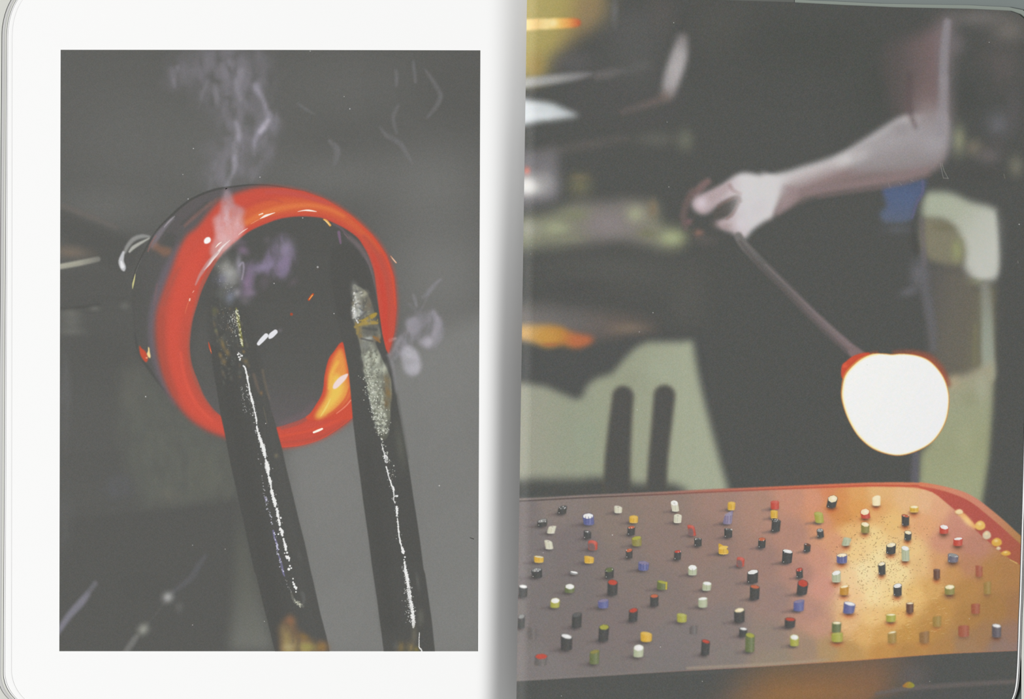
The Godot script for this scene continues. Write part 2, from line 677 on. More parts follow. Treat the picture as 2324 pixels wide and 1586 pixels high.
const MOUTH := [720, 493, 680, 491, 638, 496, 603, 508, 569, 523.5, 541, 543, 513, 566, 497, 586, 483, 608, 470, 632, 457, 661, 446, 695, 438, 723, 433, 753, 430.7, 791, 436, 829, 450, 867, 465, 901, 489, 933, 520, 955, 560, 968, 600, 972, 627, 969.5, 658, 960, 683, 951, 704, 938, 717, 919, 730, 897, 735, 876, 737, 853, 746, 816, 759, 797, 775, 777, 800, 790, 840, 812, 868, 803, 871, 780, 867, 757, 860, 708, 854, 660, 849, 621, 842, 597, 833, 574, 823, 556, 811, 539, 787, 521, 762, 508, 737, 497]
const FLAME := [775.5, 777, 780.6, 783, 786, 814, 791, 840, 796.5, 895, 800.5, 947, 770, 950, 735, 953, 705, 955, 694, 947, 704, 938, 717, 919, 730, 897, 735, 876, 737, 853, 746, 816, 759, 797]
const NEAR_JAW := [468, 690, 466, 640, 474, 605, 497, 588, 520, 590, 540, 615, 556, 650, 568, 690, 580, 740, 590, 800, 598, 850, 614, 925, 626, 965, 632, 989, 640, 1017, 649, 1060, 661.5, 1110, 677, 1175, 692, 1234, 706, 1299, 711, 1319, 726.5, 1390, 741, 1445, 748, 1478, 624, 1478, 608, 1413, 596, 1366, 581.5, 1306, 578, 1299, 566, 1244, 555.6, 1196, 545, 1149, 534.5, 1102, 526, 1065, 517.7, 1024, 510, 983, 501, 942, 488, 860, 476, 780]
const FAR_JAW := [752, 640, 750, 590, 755, 566, 768, 557, 795, 557, 811, 567, 824, 582, 836, 602, 844, 626, 852, 661, 860, 708, 867, 758, 876, 793, 883, 806, 894, 850, 902, 914, 917, 996, 925, 1040, 931, 1079, 937.6, 1125, 945.5, 1175, 953, 1226, 961, 1290, 965, 1303, 972.5, 1356, 980, 1409, 987, 1478, 871, 1478, 862, 1409, 856, 1362, 848, 1310, 845, 1290, 837, 1226, 830, 1177, 824, 1135, 818, 1087, 811.5, 1040, 806, 996, 801, 955, 796.5, 895, 791, 840, 786, 814, 780, 782, 764, 720]
const ASH := [802, 646, 812, 649, 823, 655, 835, 668, 846, 696, 856, 724, 864, 756, 862, 770, 852, 776, 860, 797, 872.5, 826, 883, 848, 888, 868, 889, 900, 886, 925, 886, 950, 882, 985, 872, 1000, 862, 990, 855, 968, 847, 938, 839, 898, 834, 878, 826.6, 841, 821, 805, 815, 775, 808, 752, 802, 727, 799.5, 703, 801, 670]
const PUFF := [911, 800, 916, 789, 926, 784, 940, 789, 948, 800, 953, 812, 957, 828, 952, 844, 944, 851, 935, 854, 924, 849, 916, 838, 912, 820]
const VIOLET := [631, 538, 640, 531, 648, 536, 655, 556, 666, 568, 673, 585, 668, 602, 656, 622, 642, 632, 626, 627, 610, 622, 596, 620, 574, 627, 576, 645, 577, 664, 564, 680, 548, 680, 543, 665, 547, 642, 548, 615, 553, 601, 583, 591, 603, 579, 616, 556]
const PLUME := [513, 427, 520, 430, 527, 442, 533, 462, 552, 472, 556, 481, 552, 497, 556, 518, 549, 533, 538, 544, 513, 567, 498, 583, 483, 584, 477, 566, 488, 537, 485.5, 518, 484, 496, 498, 483, 502, 455, 507, 436]


func print_left() -> void:
	new_plate(130, 108, 964, 1374, grey(96))
	# backdrop
	for b in [[200, 170, 260, 90, 97], [300, 330, 200, 170, 104], [240, 470, 160, 60, 107], [520, 360, 200, 150, 106], [800, 200, 260, 110, 103], [1040, 200, 130, 160, 94], [760, 400, 160, 70, 110], [980, 420, 170, 130, 116], [1000, 620, 170, 160, 122], [1000, 850, 150, 180, 126], [1020, 1100, 130, 220, 128], [1040, 1350, 130, 220, 129], [760, 1150, 110, 200, 131], [770, 1400, 110, 140, 131], [230, 800, 220, 160, 90], [200, 1020, 170, 170, 93], [330, 1330, 330, 190, 88], [500, 1250, 120, 120, 89]]:
		blot(b[0], b[1], b[2], b[3], grey(b[4]), 0.95)
	ink(pts([640, 1016, 800, 950, 870, 850, 905, 800, 1120, 700, 1120, 1500, 700, 1500]), 40, [Vector2(700, 900), Vector2(1050, 1400), [grey(131), grey(127), grey(129)]], 0.9)
	ink(pts([280, 835, 345, 845, 420, 935, 510, 990, 535, 1134, 400, 1155, 330, 1160, 270, 1000]), 36, rgb(103, 105, 98), 0.85, 0.5)
	ink(pts([150, 1175, 400, 1153, 540, 1134, 640, 1478, 130, 1478]), 12, grey(89), 0.85)
	ink(pts([541, 1140, 552, 1185, 580, 1306, 624, 1478, 520, 1478, 530, 1380, 536, 1260]), 24, [Vector2(540, 1160), Vector2(600, 1478), [rgb(98, 99, 93), rgb(103, 104, 97), rgb(120, 121, 115)]], 0.9)
	for b in [[300, 880, 40, 60, 105, 104, 98], [385, 1125, 30, 22, 112, 110, 101], [270, 1105, 40, 30, 99, 100, 104], [480, 1080, 60, 60, 106, 107, 98], [360, 1010, 50, 40, 104, 105, 98], [148, 900, 16, 120, 108, 108, 108], [150, 1180, 20, 80, 101, 101, 100]]:
		blot(b[0], b[1], b[2], b[3], rgb(b[4], b[5], b[6]), 0.7, 0, 0.5)
	# blowpipe and bench behind
	ink(loop([125, 470, 200, 500, 262, 528, 320, 546, 322, 572, 290, 620, 235, 605, 190, 570, 125, 528]), 16, grey(89), 0.9)
	stroke([125, 462, 10, 190, 485, 12, 262, 515, 8], 14, rgb(112, 106, 101), 0.7)
	blot(160, 572, 52, 17, rgb(122, 111, 100), 0.9, 4)
	stroke([125, 607, 12, 175, 598, 13, 222, 588, 12], 6, [Vector2(137, 600), Vector2(224, 588), [rgb(176, 174, 158), rgb(166, 164, 150), rgb(128, 127, 120)]], 0.95)
	ink(pts([130, 616, 215, 606, 290, 630, 300, 690, 130, 705]), 14, grey(90), 0.7)
	stroke([130, 701, 7, 175, 698, 6, 225, 690, 5], 8, grey(80), 0.7)
	for b in [[158, 712, 26, 12], [162, 752, 36, 11], [283, 694, 13, 10], [215, 700, 14, 8], [160, 730, 30, 26]]:
		blot(b[0], b[1], b[2], b[3], rgb(112, 112, 107), 0.75)
	stroke([339, 537, 5, 322, 536, 9, 303, 543, 10, 290, 558, 9, 283, 572, 7], 6, grey(150), 0.9)
	stroke([338, 541, 3, 316, 553, 7, 302, 562, 8, 294, 571, 5], 5, rgb(184, 184, 176), 0.9)
	stroke([280, 573, 6, 275, 592, 12, 279, 606, 13, 281, 613, 5], 5, rgb(200, 200, 202), 0.95)
	stroke([275, 594, 4, 278, 605, 8], 4, rgb(232, 232, 234), 0.95)
	# streaks low on the left
	stroke([130, 1436, 12, 156, 1398, 15, 183, 1368, 17, 198, 1349, 13], 11, rgb(130, 128, 138), 0.9)
	stroke([200, 1345, 12, 216, 1324, 12], 10, rgb(116, 115, 120), 0.75)
	stroke([284, 1482, 13, 303, 1454, 14, 310, 1444, 10], 11, grey(121), 0.85)
	stroke([330, 1420, 7, 352, 1396, 5, 372, 1368, 8], 9, grey(97), 0.6)
	stroke([392, 1343, 9, 433, 1312, 14, 450, 1284, 13, 466, 1262, 8], 12, rgb(99, 99, 101), 0.8)
	blot(325, 1428, 17, 14, rgb(150, 151, 142), 0.95, -50)
	blot(381, 1355, 15, 14, rgb(164, 164, 162), 1.0, -40)
	blot(407, 1378, 12, 15, grey(106), 0.8)

	# smoke above
	var haze := rgb(126, 123, 128)
	ink(loop([477, 432, 466, 392, 482, 342, 500, 300, 486, 252, 452, 258, 438, 205, 380, 195, 380, 148, 425, 126, 470, 95, 600, 95, 614, 150, 602, 190, 614, 235, 634, 262, 634, 290, 618, 312, 628, 342, 612, 366, 586, 400, 560, 416, 535, 426, 512, 434]), 34, rgb(128, 125, 131), 0.62, 0.75)
	ink(loop([508, 432, 500, 400, 510, 350, 520, 300, 510, 250, 500, 200, 505, 150, 560, 150, 560, 230, 556, 300, 552, 350, 536, 395, 522, 420]), 20, rgb(134, 131, 137), 0.55, 0.9)
	ink(loop([578, 352, 570, 300, 590, 250, 575, 200, 560, 160, 586, 150, 606, 200, 622, 250, 636, 275, 620, 312, 600, 330]), 16, rgb(136, 133, 140), 0.5, 0.9)
	blot(515, 150, 115, 62, haze, 0.62, 0, 1.0)
	blot(540, 185, 75, 62, haze, 0.5, 0, 1.2)
	blot(545, 270, 48, 66, haze, 0.5, -8, 1.0)
	blot(520, 340, 38, 40, haze, 0.45, 0, 1.2)
	blot(400, 170, 22, 36, haze, 0.5, 0, 1.0)
	blot(496, 395, 28, 32, haze, 0.6, 20, 1.0)
	blot(570, 385, 34, 22, haze, 0.5, -20, 1.0)
	blot(612, 345, 14, 24, haze, 0.5, 20)
	blot(470, 340, 24, 26, haze, 0.25)
	stroke([512, 432, 8, 520, 409, 8, 531, 385, 10, 533, 357, 12, 537, 331, 15, 542, 303, 12, 535, 278, 9], 14, rgb(160, 156, 166), 0.85, 0.45)
	stroke([550, 322, 6, 552, 337, 7, 547, 350, 5], 9, rgb(128, 125, 131), 0.7, 0.7)
	stroke([577, 350, 5, 578, 322, 6, 586, 304, 12, 600, 286, 20, 611, 268, 16, 606, 250, 11, 598, 229, 9, 589, 212, 13, 578, 195, 16], 15, rgb(154, 150, 161), 0.9, 0.45)
	stroke([591, 299, 7, 600, 287, 11, 608, 273, 6], 12, rgb(190, 184, 196), 0.9, 0.3)
	stroke([614, 290, 16, 624, 275, 14, 628, 262, 8], 16, rgb(132, 129, 137), 0.6, 0.7)
	stroke([546, 226, 5, 538, 200, 12, 541, 176, 22, 548, 162, 18], 16, rgb(140, 137, 144), 0.8, 0.7)
	stroke([520, 190, 8, 517, 165, 20, 514, 140, 16], 18, rgb(138, 135, 143), 0.75, 0.7)
	stroke([494, 240, 8, 489, 215, 14, 488, 192, 10], 14, rgb(136, 133, 138), 0.7, 0.7)
	stroke([450, 250, 5, 456, 226, 7, 466, 198, 8, 474, 180, 6], 11, rgb(126, 124, 127), 0.7, 0.7)
	stroke([458, 190, 6, 456, 166, 9, 446, 135, 6], 12, rgb(122, 118, 124), 0.6, 0.7)
	stroke([397, 196, 5, 395, 172, 9, 402, 152, 10], 11, rgb(132, 129, 135), 0.75, 0.7)
	stroke([478, 430, 10, 478, 400, 10, 490, 368, 8], 14, rgb(128, 127, 130), 0.6, 0.7)
	stroke([570, 412, 4, 578, 394, 8, 594, 368, 6], 12, rgb(125, 124, 126), 0.6, 0.7)
	# faint wisps on the right
	for s in [[899, 160, 6, 900, 178, 8, 899, 194, 5], [938, 140, 5, 940, 160, 7, 943, 186, 6], [966, 160, 4, 980, 180, 8, 998, 210, 10, 998, 226, 10, 985, 248, 9, 970, 266, 5], [903, 240, 6, 893, 262, 9, 894, 280, 7, 900, 302, 5], [862, 288, 4, 876, 306, 10, 908, 326, 11, 924, 350, 9, 936, 370, 4], [676, 235, 4, 690, 245, 5, 712, 258, 4], [748, 320, 8, 765, 340, 16, 760, 370, 10]]:
		stroke(s, 9, rgb(124, 123, 125), 0.62, 0.3)

	# the glass vessel
	var vessel := loop(VESSEL)
	ink(vessel, 3, [Vector2(300, 640), Vector2(420, 640), [grey(89), rgb(93, 92, 90), rgb(98, 94, 94)]], 0.92)
	stroke([300, 640, 2, 308, 612, 3, 330, 565, 3, 357, 522, 4, 384, 494, 5, 410, 470, 5, 440, 449, 5, 485, 431, 5, 527, 424, 4, 569, 419.5, 3, 612, 420.5, 3, 655, 427, 2.5, 700, 437, 2], 3, grey(80), 0.85)
	stroke([300, 655, 1.5, 303, 635, 1.5, 312, 607, 1.5, 322, 586, 1], 1.6, grey(118), 0.6)
	stroke([301, 655, 1, 302, 645, 4, 305, 632, 3, 307, 622, 1], 2, rgb(205, 200, 140), 0.95)
	stroke([306, 757, 3, 315, 801, 4, 338, 838, 5, 366, 876, 5, 394, 911, 3], 5, grey(80), 0.6)
	stroke([346, 558, 8, 356, 538, 13, 372, 517, 10, 392, 496, 6], 7, rgb(126, 120, 126), 0.85)
	stroke([373, 515, 2, 384, 502, 4, 396, 491, 2], 3, rgb(165, 160, 164), 0.7)
	stroke([336, 570, 3, 343, 552, 4, 354, 535, 3], 4, rgb(146, 110, 106), 0.7)
	blot(352, 558, 14, 9, rgb(140, 112, 104), 0.8, -40)
	ink(pts([362, 552, 382, 528, 400, 534, 393, 562]), 6, grey(88), 0.8)
	ink(pts([353, 556, 391, 564, 388, 580, 372, 582, 350, 566]), 9, rgb(134, 104, 88), 0.85)
	stroke([420, 512, 6, 445, 488, 10, 470, 468, 10, 495, 451, 8], 8, rgb(136, 104, 97), 0.75, 0.4)
	stroke([412, 508, 5, 440, 484, 7, 470, 459, 5], 7, grey(86), 0.6)
	stroke([405, 560, 12, 384, 604, 20, 366, 650, 22, 350, 700, 20, 344, 745, 16, 347, 790, 14, 357, 832, 13, 374, 876, 12, 395, 912, 10], 15, rgb(112, 104, 112), 0.8)
	stroke([356, 645, 4, 353, 670, 5, 349, 690, 3], 6, rgb(128, 103, 104), 0.6)
	var red := loop(RED)
	ink(red, 11, [Vector2(350, 760), Vector2(560, 700), [rgb(172, 86, 74), rgb(203, 86, 71), rgb(201, 84, 69)]])
	ink(pts([560, 431, 640, 426, 690, 434, 735, 450, 795, 487, 845, 532, 877, 577, 895, 629, 900.5, 695, 895, 754, 880, 810, 845, 897, 800, 948, 740, 991, 675, 1012.5, 620, 1016, 640, 960, 830, 560, 640, 440]), 2, rgb(199, 84, 69), 0.9)
	# inside the red ring: bright and dull bands
	stroke([470, 560, 20, 440, 600, 34, 414, 660, 38, 396, 730, 36, 395, 800, 34, 408, 860, 34, 434, 918, 34, 470, 952, 26, 505, 972, 14], 26, rgb(211, 86, 70), 0.9)
	stroke([410, 800, 6, 420, 860, 7, 446, 918, 8, 482, 955, 6], 9, rgb(219, 92, 74), 0.8)
	stroke([366, 720, 12, 366, 780, 12, 376, 840, 12, 398, 895, 10], 12, rgb(176, 84, 70), 0.8)
	stroke([406, 610, 6, 386, 650, 10, 372, 690, 8], 9, rgb(160, 92, 82), 0.5, 0.5)
	stroke([520, 520, 20, 565, 492, 34, 615, 472, 38, 670, 466, 34, 725, 470, 28, 770, 488, 22, 806, 512, 18, 836, 540, 14, 858, 568, 10], 18, rgb(212, 102, 66), 0.9)
	stroke([560, 505, 12, 600, 484, 14, 650, 470, 12, 700, 466, 10, 745, 474, 8, 780, 490, 6], 11, rgb(224, 124, 72), 0.85)
	stroke([552, 468, 3, 580, 458, 5, 612, 452, 6, 640, 458, 4], 7, rgb(194, 84, 70), 0.6)
	stroke([605, 436, 8, 650, 437, 9, 700, 448, 9, 745, 462, 7], 9, rgb(196, 88, 80), 0.8)
	stroke([826, 536, 7, 850, 566, 11, 868, 600, 11, 879, 640, 10, 882, 690, 8, 880, 740, 6], 9, rgb(186, 86, 72), 0.8)
	stroke([846, 578, 4, 862, 625, 8, 872, 680, 14, 874, 730, 14, 878, 770, 10], 10, rgb(202, 76, 62), 0.8)
	stroke([800, 496, 3, 845, 540, 4, 875, 585, 4, 890, 630, 4, 896, 690, 3], 4, rgb(212, 86, 62), 0.85)
	stroke([505, 566, 5, 480, 604, 7, 460, 645, 9, 446, 690, 8, 437, 730, 9, 431, 775, 10, 433, 815, 10, 444, 858, 10, 464, 898, 10, 488, 930, 8], 8, rgb(162, 96, 84), 0.75)
	stroke([503, 583, 2, 476, 622, 3, 456, 666, 3, 439, 724, 3, 431.5, 790, 3, 438, 833, 3, 454, 874, 3, 478, 918, 4, 500, 942, 4], 2.5, rgb(204, 88, 74), 0.9)
	stroke([560, 530, 6, 600, 511, 6, 640, 499, 7, 690, 494, 7, 735, 499, 6], 5, rgb(182, 88, 78), 0.85)
	# the lower arc of the ring
	stroke([625, 985, 14, 680, 974, 20, 740, 960, 24, 800, 925, 26], 12, rgb(203, 86, 71), 0.9)
	stroke([636, 990, 5, 690, 980, 6, 740, 965, 7, 800, 938, 7], 6, rgb(214, 88, 67), 0.8)
	stroke([640, 1004, 4, 690, 999, 5, 740, 985, 5, 790, 955, 5], 6, rgb(182, 84, 72), 0.8)
	stroke([640, 1014, 3, 690, 1008, 3, 740, 990, 2, 800, 947, 2], 3, rgb(210, 90, 72), 0.8)

	# the dark mouth and the flame inside it
	var mouth := loop(MOUTH)
	ink(mouth, 2.2, [Vector2(640, 520), Vector2(620, 970), [grey(87), grey(88), grey(89), grey(92), rgb(103, 98, 99)]])
	ink(loop([440, 800, 456, 850, 480, 905, 500, 935, 490, 800, 470, 690]), 16, grey(95), 0.7)
	stroke([640, 962, 14, 690, 942, 16, 712, 915, 6], 16, rgb(116, 101, 104), 0.7)
	stroke([640, 972, 5, 675, 962, 6, 700, 948, 5], 6, rgb(160, 92, 84), 0.7)
	stroke([792, 538, 8, 815, 560, 12, 832, 588, 13, 842, 618, 11, 848, 650, 8, 855, 700, 4], 10, rgb(120, 109, 111), 0.8)
	stroke([769, 527, 7, 771, 540, 6, 773, 552, 4], 3.5, rgb(128, 104, 126), 0.9)
	stroke([755, 508, 3, 772, 517, 5, 790, 533, 3], 4, rgb(112, 98, 106), 0.7)
	stroke([780, 528, 2, 785, 534, 3, 790, 540, 2], 3, rgb(128, 108, 112), 0.8)
	var flame := loop(FLAME, 3)
	ink(flame, 3, rgb(206, 84, 64))
	ink(loop([774, 790, 784, 815, 789, 850, 794, 890, 780, 915, 750, 938, 725, 949, 716, 946, 724, 926, 740, 900, 744, 875, 744, 850, 754, 818, 764, 800], 3), 9, rgb(230, 152, 78))
	ink(loop([752, 860, 765, 846, 780, 872, 776, 895, 758, 920, 736, 940, 722, 948, 718, 944, 734, 922, 748, 890], 3), 11, rgb(236, 196, 92))
	stroke([766, 822, 8, 752, 850, 8, 748, 880, 8], 8, rgb(238, 190, 86), 0.7)
	stroke([794, 880, 4, 784, 905, 5, 764, 928, 5, 744, 942, 3], 5, rgb(212, 96, 66), 0.75)
	stroke([796, 908, 3, 784, 922, 3, 764, 938, 2], 2.4, rgb(236, 140, 112), 0.9)
	stroke([750, 905, 2, 740, 925, 4, 728, 944, 2], 3, rgb(240, 214, 120), 0.8)
	ink(loop([756, 882, 757, 872, 768, 858, 779, 851, 790, 848, 785, 860, 774, 872, 764, 881], 3), 2, rgb(240, 218, 214))

	# tongs: far jaw
	var far := pts(FAR_JAW)
	ink(pts(FAR_JAW.slice(12)), 2, [Vector2(800, 700), Vector2(930, 1478), [grey(87), grey(85), grey(84), grey(86)]])
	ink(loop([752, 640, 750, 590, 757, 564, 772, 557, 795, 557, 812, 568, 826, 590, 838, 630, 845, 680, 820, 720, 770, 720]), 6, grey(84), 0.9)
	stroke([884, 806, 4, 898, 880, 6, 915, 980, 5, 926, 1040, 4], 6, grey(98), 0.6)
	stroke([830, 1020, 20, 850, 1150, 26, 870, 1300, 30, 885, 1420, 34], 24, grey(81), 0.6)
	var ash := loop(ASH, 3)
	ink(ash, 5, [Vector2(800, 650), Vector2(870, 1000), [rgb(138, 138, 124), rgb(124, 122, 112), rgb(150, 152, 138), rgb(136, 138, 122), rgb(102, 102, 92)]], 1.0, 0.5)
	for b in [[808, 665, 10, 22, 214, 214, 204], [812, 685, 8, 14, 226, 226, 218], [806, 712, 8, 16, 222, 224, 224], [818, 706, 8, 14, 160, 164, 168], [826, 668, 12, 10, 170, 168, 148], [838, 690, 9, 20, 120, 112, 100], [828, 735, 22, 7, 156, 142, 92], [846, 716, 10, 6, 172, 148, 72], [850, 732, 12, 5, 176, 150, 76], [814, 748, 9, 12, 150, 134, 92], [836, 752, 18, 10, 104, 104, 98], [817, 762, 6, 8, 142, 122, 84], [855, 768, 9, 7, 142, 110, 78], [836, 768, 14, 5, 182, 184, 180], [830, 785, 12, 12, 138, 140, 134], [846, 790, 8, 12, 178, 182, 166], [832, 812, 12, 12, 186, 190, 176], [852, 815, 12, 16, 190, 194, 176], [840, 838, 14, 14, 186, 190, 176], [868, 838, 12, 14, 198, 202, 184], [846, 860, 14, 14, 178, 182, 166], [862, 866, 14, 12, 160, 164, 148], [878, 862, 8, 14, 138, 118, 84], [848, 890, 12, 18, 184, 188, 174], [864, 893, 8, 12, 166, 168, 154], [880, 890, 8, 18, 140, 110, 70], [852, 920, 10, 14, 160, 164, 152], [876, 915, 10, 14, 118, 104, 80], [862, 945, 11, 18, 140, 144, 134], [868, 970, 10, 16, 116, 118, 110]]:
		blot(b[0], b[1], b[2], b[3], rgb(b[4], b[5], b[6]), 1.0, -14, 0.45)
	stroke([822, 728, 5, 836, 722, 8, 848, 716, 9, 853, 712, 6], 4, rgb(174, 148, 70), 0.9)
	stroke([806, 742, 5, 822, 734, 8, 840, 732, 8, 856, 733, 5], 4, rgb(166, 144, 82), 0.9)
	stroke([808, 734, 5, 812, 748, 7, 811, 757, 5], 4, rgb(150, 132, 86), 0.9)
	stroke([848, 764, 4, 856, 770, 6, 862, 776, 4], 4, rgb(146, 112, 74), 0.9)
	stroke([824, 744, 4, 838, 746, 7, 854, 748, 6], 5, rgb(92, 93, 90), 0.8)
	stroke([820, 768, 4, 836, 772, 4, 846, 774, 3], 3, rgb(98, 98, 96), 0.8)
	stroke([816, 700, 3, 824, 704, 5, 826, 694, 4], 4, rgb(98, 100, 100), 0.7)
	stroke([804, 692, 2, 812, 688, 3, 818, 690, 3], 3, rgb(110, 112, 112), 0.7)
	stroke([812, 722, 3, 822, 716, 4, 830, 708, 4], 4, rgb(100, 102, 100), 0.7)
	strew([804, 665, 4, 803, 705, 5, 812, 735, 5], 30, 0.8, 2.2, rgb(236, 236, 232), 0.9)
	strew([818, 730, 12, 850, 724, 14], 18, 0.8, 2.2, rgb(176, 152, 84), 0.7)
	for i in 260:
		var t := rng.randf()
		var c := Vector2(lerpf(828, 868, t), lerpf(795, 985, t)) + Vector2(rng.randf_range(-1, 1) * lerpf(18, 13, t), rng.randf_range(-6, 6))
		blot(c.x + 8 * (1.0 - t), c.y, rng.randf_range(2, 5), rng.randf_range(2, 6), [rgb(206, 210, 192), rgb(112, 114, 102), rgb(190, 194, 176), rgb(150, 152, 138)][i % 4], 0.6, -20)
	for i in 40:
		var c := Vector2(rng.randf_range(800, 840), 0)
		c.y = rng.randf_range(655, 725) + (c.x - 800) * 0.3
		blot(c.x, c.y, rng.randf_range(2, 5), rng.randf_range(2, 5), [rgb(226, 226, 218), rgb(104, 104, 102), rgb(196, 196, 182), rgb(130, 124, 108)][i % 4] if c.x < 822 else [rgb(120, 112, 98), rgb(150, 146, 128)][i % 2], 0.65, -20)
	strew([835, 850, 20, 846, 900, 26, 862, 945, 24, 870, 985, 18], 190, 0.6, 1.7, rgb(226, 228, 214), 0.85)
	strew([840, 800, 22, 855, 850, 26, 862, 900, 26, 868, 950, 20], 110, 0.7, 2.0, rgb(104, 104, 92), 0.6)
	strew([838, 900, 3, 848, 940, 4, 858, 975, 5, 868, 1010, 5], 40, 0.7, 1.7, rgb(232, 234, 224), 0.9)
	strew([868, 990, 16, 878, 1040, 14, 888, 1085, 12], 46, 0.6, 1.8, rgb(220, 222, 210), 0.9)
	blot(908, 1010, 12, 60, rgb(104, 105, 96), 0.6, -8)
	var white := rgb(238, 238, 236)
	glint([866, 1008, 1.5, 871, 1026, 2.5, 874, 1036, 5], 1.4, white, 0.9)
	glint([874, 1034, 8, 877, 1044, 9, 877, 1050, 5], 2, white, 0.85, 1.0)
	glint([876, 1058, 2.5, 879.5, 1070, 3.5, 882, 1081, 2, 885.5, 1090, 3.2, 888, 1099, 4, 890, 1104, 1.5], 1.4, white)
	glint([889, 1102, 4.5, 893.5, 1109, 6, 893, 1116, 3, 894, 1126, 2, 893.5, 1134, 2.4, 897, 1142, 1.6], 1.4, white)
	glint([895, 1126, 1.5, 902, 1125, 6], 1.4, white)
	glint([900, 1149, 5, 900.5, 1157, 7, 901, 1164, 5, 900.5, 1171, 4], 1.5, white)
	glint([902, 1176, 2, 903, 1186, 4, 904, 1196, 3.5, 905, 1208, 4.4, 906.5, 1220, 3, 909, 1232, 5, 911, 1240, 2], 1.5, white)
	glint([912, 1241, 4, 915, 1250, 9, 916, 1256, 5], 1.6, white)
	dot(919, 1264, 2, white)
	dot(917, 1270, 1.6, white)
	glint([918, 1274, 4, 920, 1290, 6, 922, 1304, 9, 925.5, 1322, 8, 928.5, 1344, 9.5, 932, 1366, 9, 935.5, 1388, 10, 938, 1410, 11, 938.5, 1424, 5], 2, white)
	strew([916, 1280, 9, 922, 1310, 11, 926, 1345, 13, 930, 1385, 18, 934, 1418, 16], 150, 0.5, 1.3, white, 0.9)
	strew([878, 1060, 10, 890, 1110, 12, 900, 1160, 8, 908, 1230, 8], 34, 0.4, 1.1, white, 0.8)
	strew([926, 1330, 4, 930, 1370, 6, 934, 1410, 8], 60, 0.4, 1.0, grey(88), 0.8)
	blot(948, 1320, 5, 26, grey(106), 0.6, -8)
	blot(955, 1400, 9, 22, rgb(108, 108, 100), 0.7)
	blot(940, 1442, 8, 26, rgb(112, 108, 96), 0.8)
	blot(910, 1468, 12, 14, rgb(146, 124, 78), 0.8, 0, 0.8)
	blot(930, 1468, 10, 16, rgb(158, 138, 92), 0.8, 0, 0.8)
	blot(945, 1474, 8, 9, rgb(132, 120, 74), 0.8)
	blot(898, 1466, 8, 14, grey(104), 0.6)
	glint([952, 1435, 1, 951, 1450, 1.6, 951, 1462, 2, 951.5, 1470, 2.6, 956, 1474, 3, 958, 1479, 3], 1.3, white)

	# tongs: near jaw
	var jaw := pts(NEAR_JAW)
	ink(pts([488, 860, 476, 780, 468, 690, 490, 640, 545, 640, 560, 690, 575, 740, 590, 800, 600, 860]), 14, grey(86), 0.9)
	ink(pts(NEAR_JAW.slice(20)), 2, [Vector2(500, 1100), Vector2(700, 1060), [grey(84), grey(82), grey(88), grey(85)]])
	stroke([596, 840, 5, 604, 880, 4, 612, 905, 3], 7, rgb(124, 112, 98), 0.6)
	stroke([576, 850, 6, 582, 870, 7, 588, 890, 4], 7, rgb(118, 106, 96), 0.7)
	stroke([598, 925, 2, 606, 960, 2], 3, rgb(112, 108, 96), 0.7)
	blot(627, 1034, 6, 6, rgb(130, 120, 100), 0.7)
	blot(593, 892, 4, 6, rgb(140, 112, 84), 0.7)
	blot(680, 1262, 6, 16, grey(98), 0.6, -14)
	for b in [[495, 710, 18, 26], [505, 760, 18, 30], [520, 800, 14, 20], [515, 835, 12, 16]]:
		blot(b[0], b[1], b[2], b[3], rgb(96, 98, 92), 0.8, 0, 1.4)
	for b in [[506, 782, 5, 16], [500, 806, 5, 8], [508, 820, 7, 10], [516, 800, 6, 10], [553, 798, 4, 5], [558, 820, 6, 8]]:
		blot(b[0], b[1], b[2], b[3], rgb(138, 118, 84), 0.75, -15)
	for i in 110:
		var c := Vector2(rng.randf_range(478, 548), rng.randf_range(690, 868))
		c.x += (c.y - 690) * 0.16
		blot(c.x, c.y, rng.randf_range(2, 5), rng.randf_range(3, 8), [rgb(104, 104, 98), rgb(80, 80, 77), rgb(112, 102, 88), rgb(96, 98, 94)][i % 4], 0.6, -14)
	blot(487, 704, 8, 10, rgb(122, 122, 84), 0.7, 0, 0.6)
	blot(490, 750, 5, 6, rgb(124, 124, 96), 0.7)
	stroke([536, 700, 4, 541, 728, 6, 546, 760, 6, 551, 786, 4], 4, rgb(140, 138, 72), 0.85, 0.5)
	strew([536, 702, 5, 541, 728, 5, 545, 760, 4, 550, 786, 3], 80, 0.6, 1.7, rgb(228, 228, 196), 0.9)
	strew([530, 706, 14, 530, 735, 18, 534, 765, 14], 70, 0.5, 1.4, rgb(210, 212, 206), 0.85)
	strew([540, 796, 5, 545, 808, 5, 545, 815, 4], 14, 0.8, 2.2, white)
	strew([508, 700, 20, 512, 760, 24, 520, 830, 18], 40, 0.4, 1.1, rgb(180, 182, 176), 0.7)
	glint([552, 829, 3, 557, 835, 4, 559, 845, 4, 562, 856, 5], 1.4, white)
	glint([561, 857, 5, 565, 875, 3.5, 566, 884, 4, 567, 890, 3], 1.4, white)
	glint([567, 890, 5, 570, 900, 6.5, 573, 912, 6, 576, 924, 3, 579, 938, 3.5, 582, 952, 4, 582.5, 962, 2.5], 1.6, white)
	glint([583, 966, 3, 584, 976, 5.5, 585, 981, 2], 1.6, white)
	glint([586.5, 982, 6, 591, 998, 7.5, 596, 1012, 11, 600, 1026, 10, 602, 1040, 3], 1.8, white)
	glint([603.5, 1043, 5, 606, 1056, 11.5, 608.5, 1068, 10, 609, 1079, 4], 1.8, white)
	glint([610, 1080, 4, 612.5, 1090, 10.5, 614, 1096, 5, 615, 1104, 4, 616, 1110, 4], 1.6, white)
	glint([616, 1112, 7, 618, 1119, 10, 620, 1126, 7], 1.8, white)
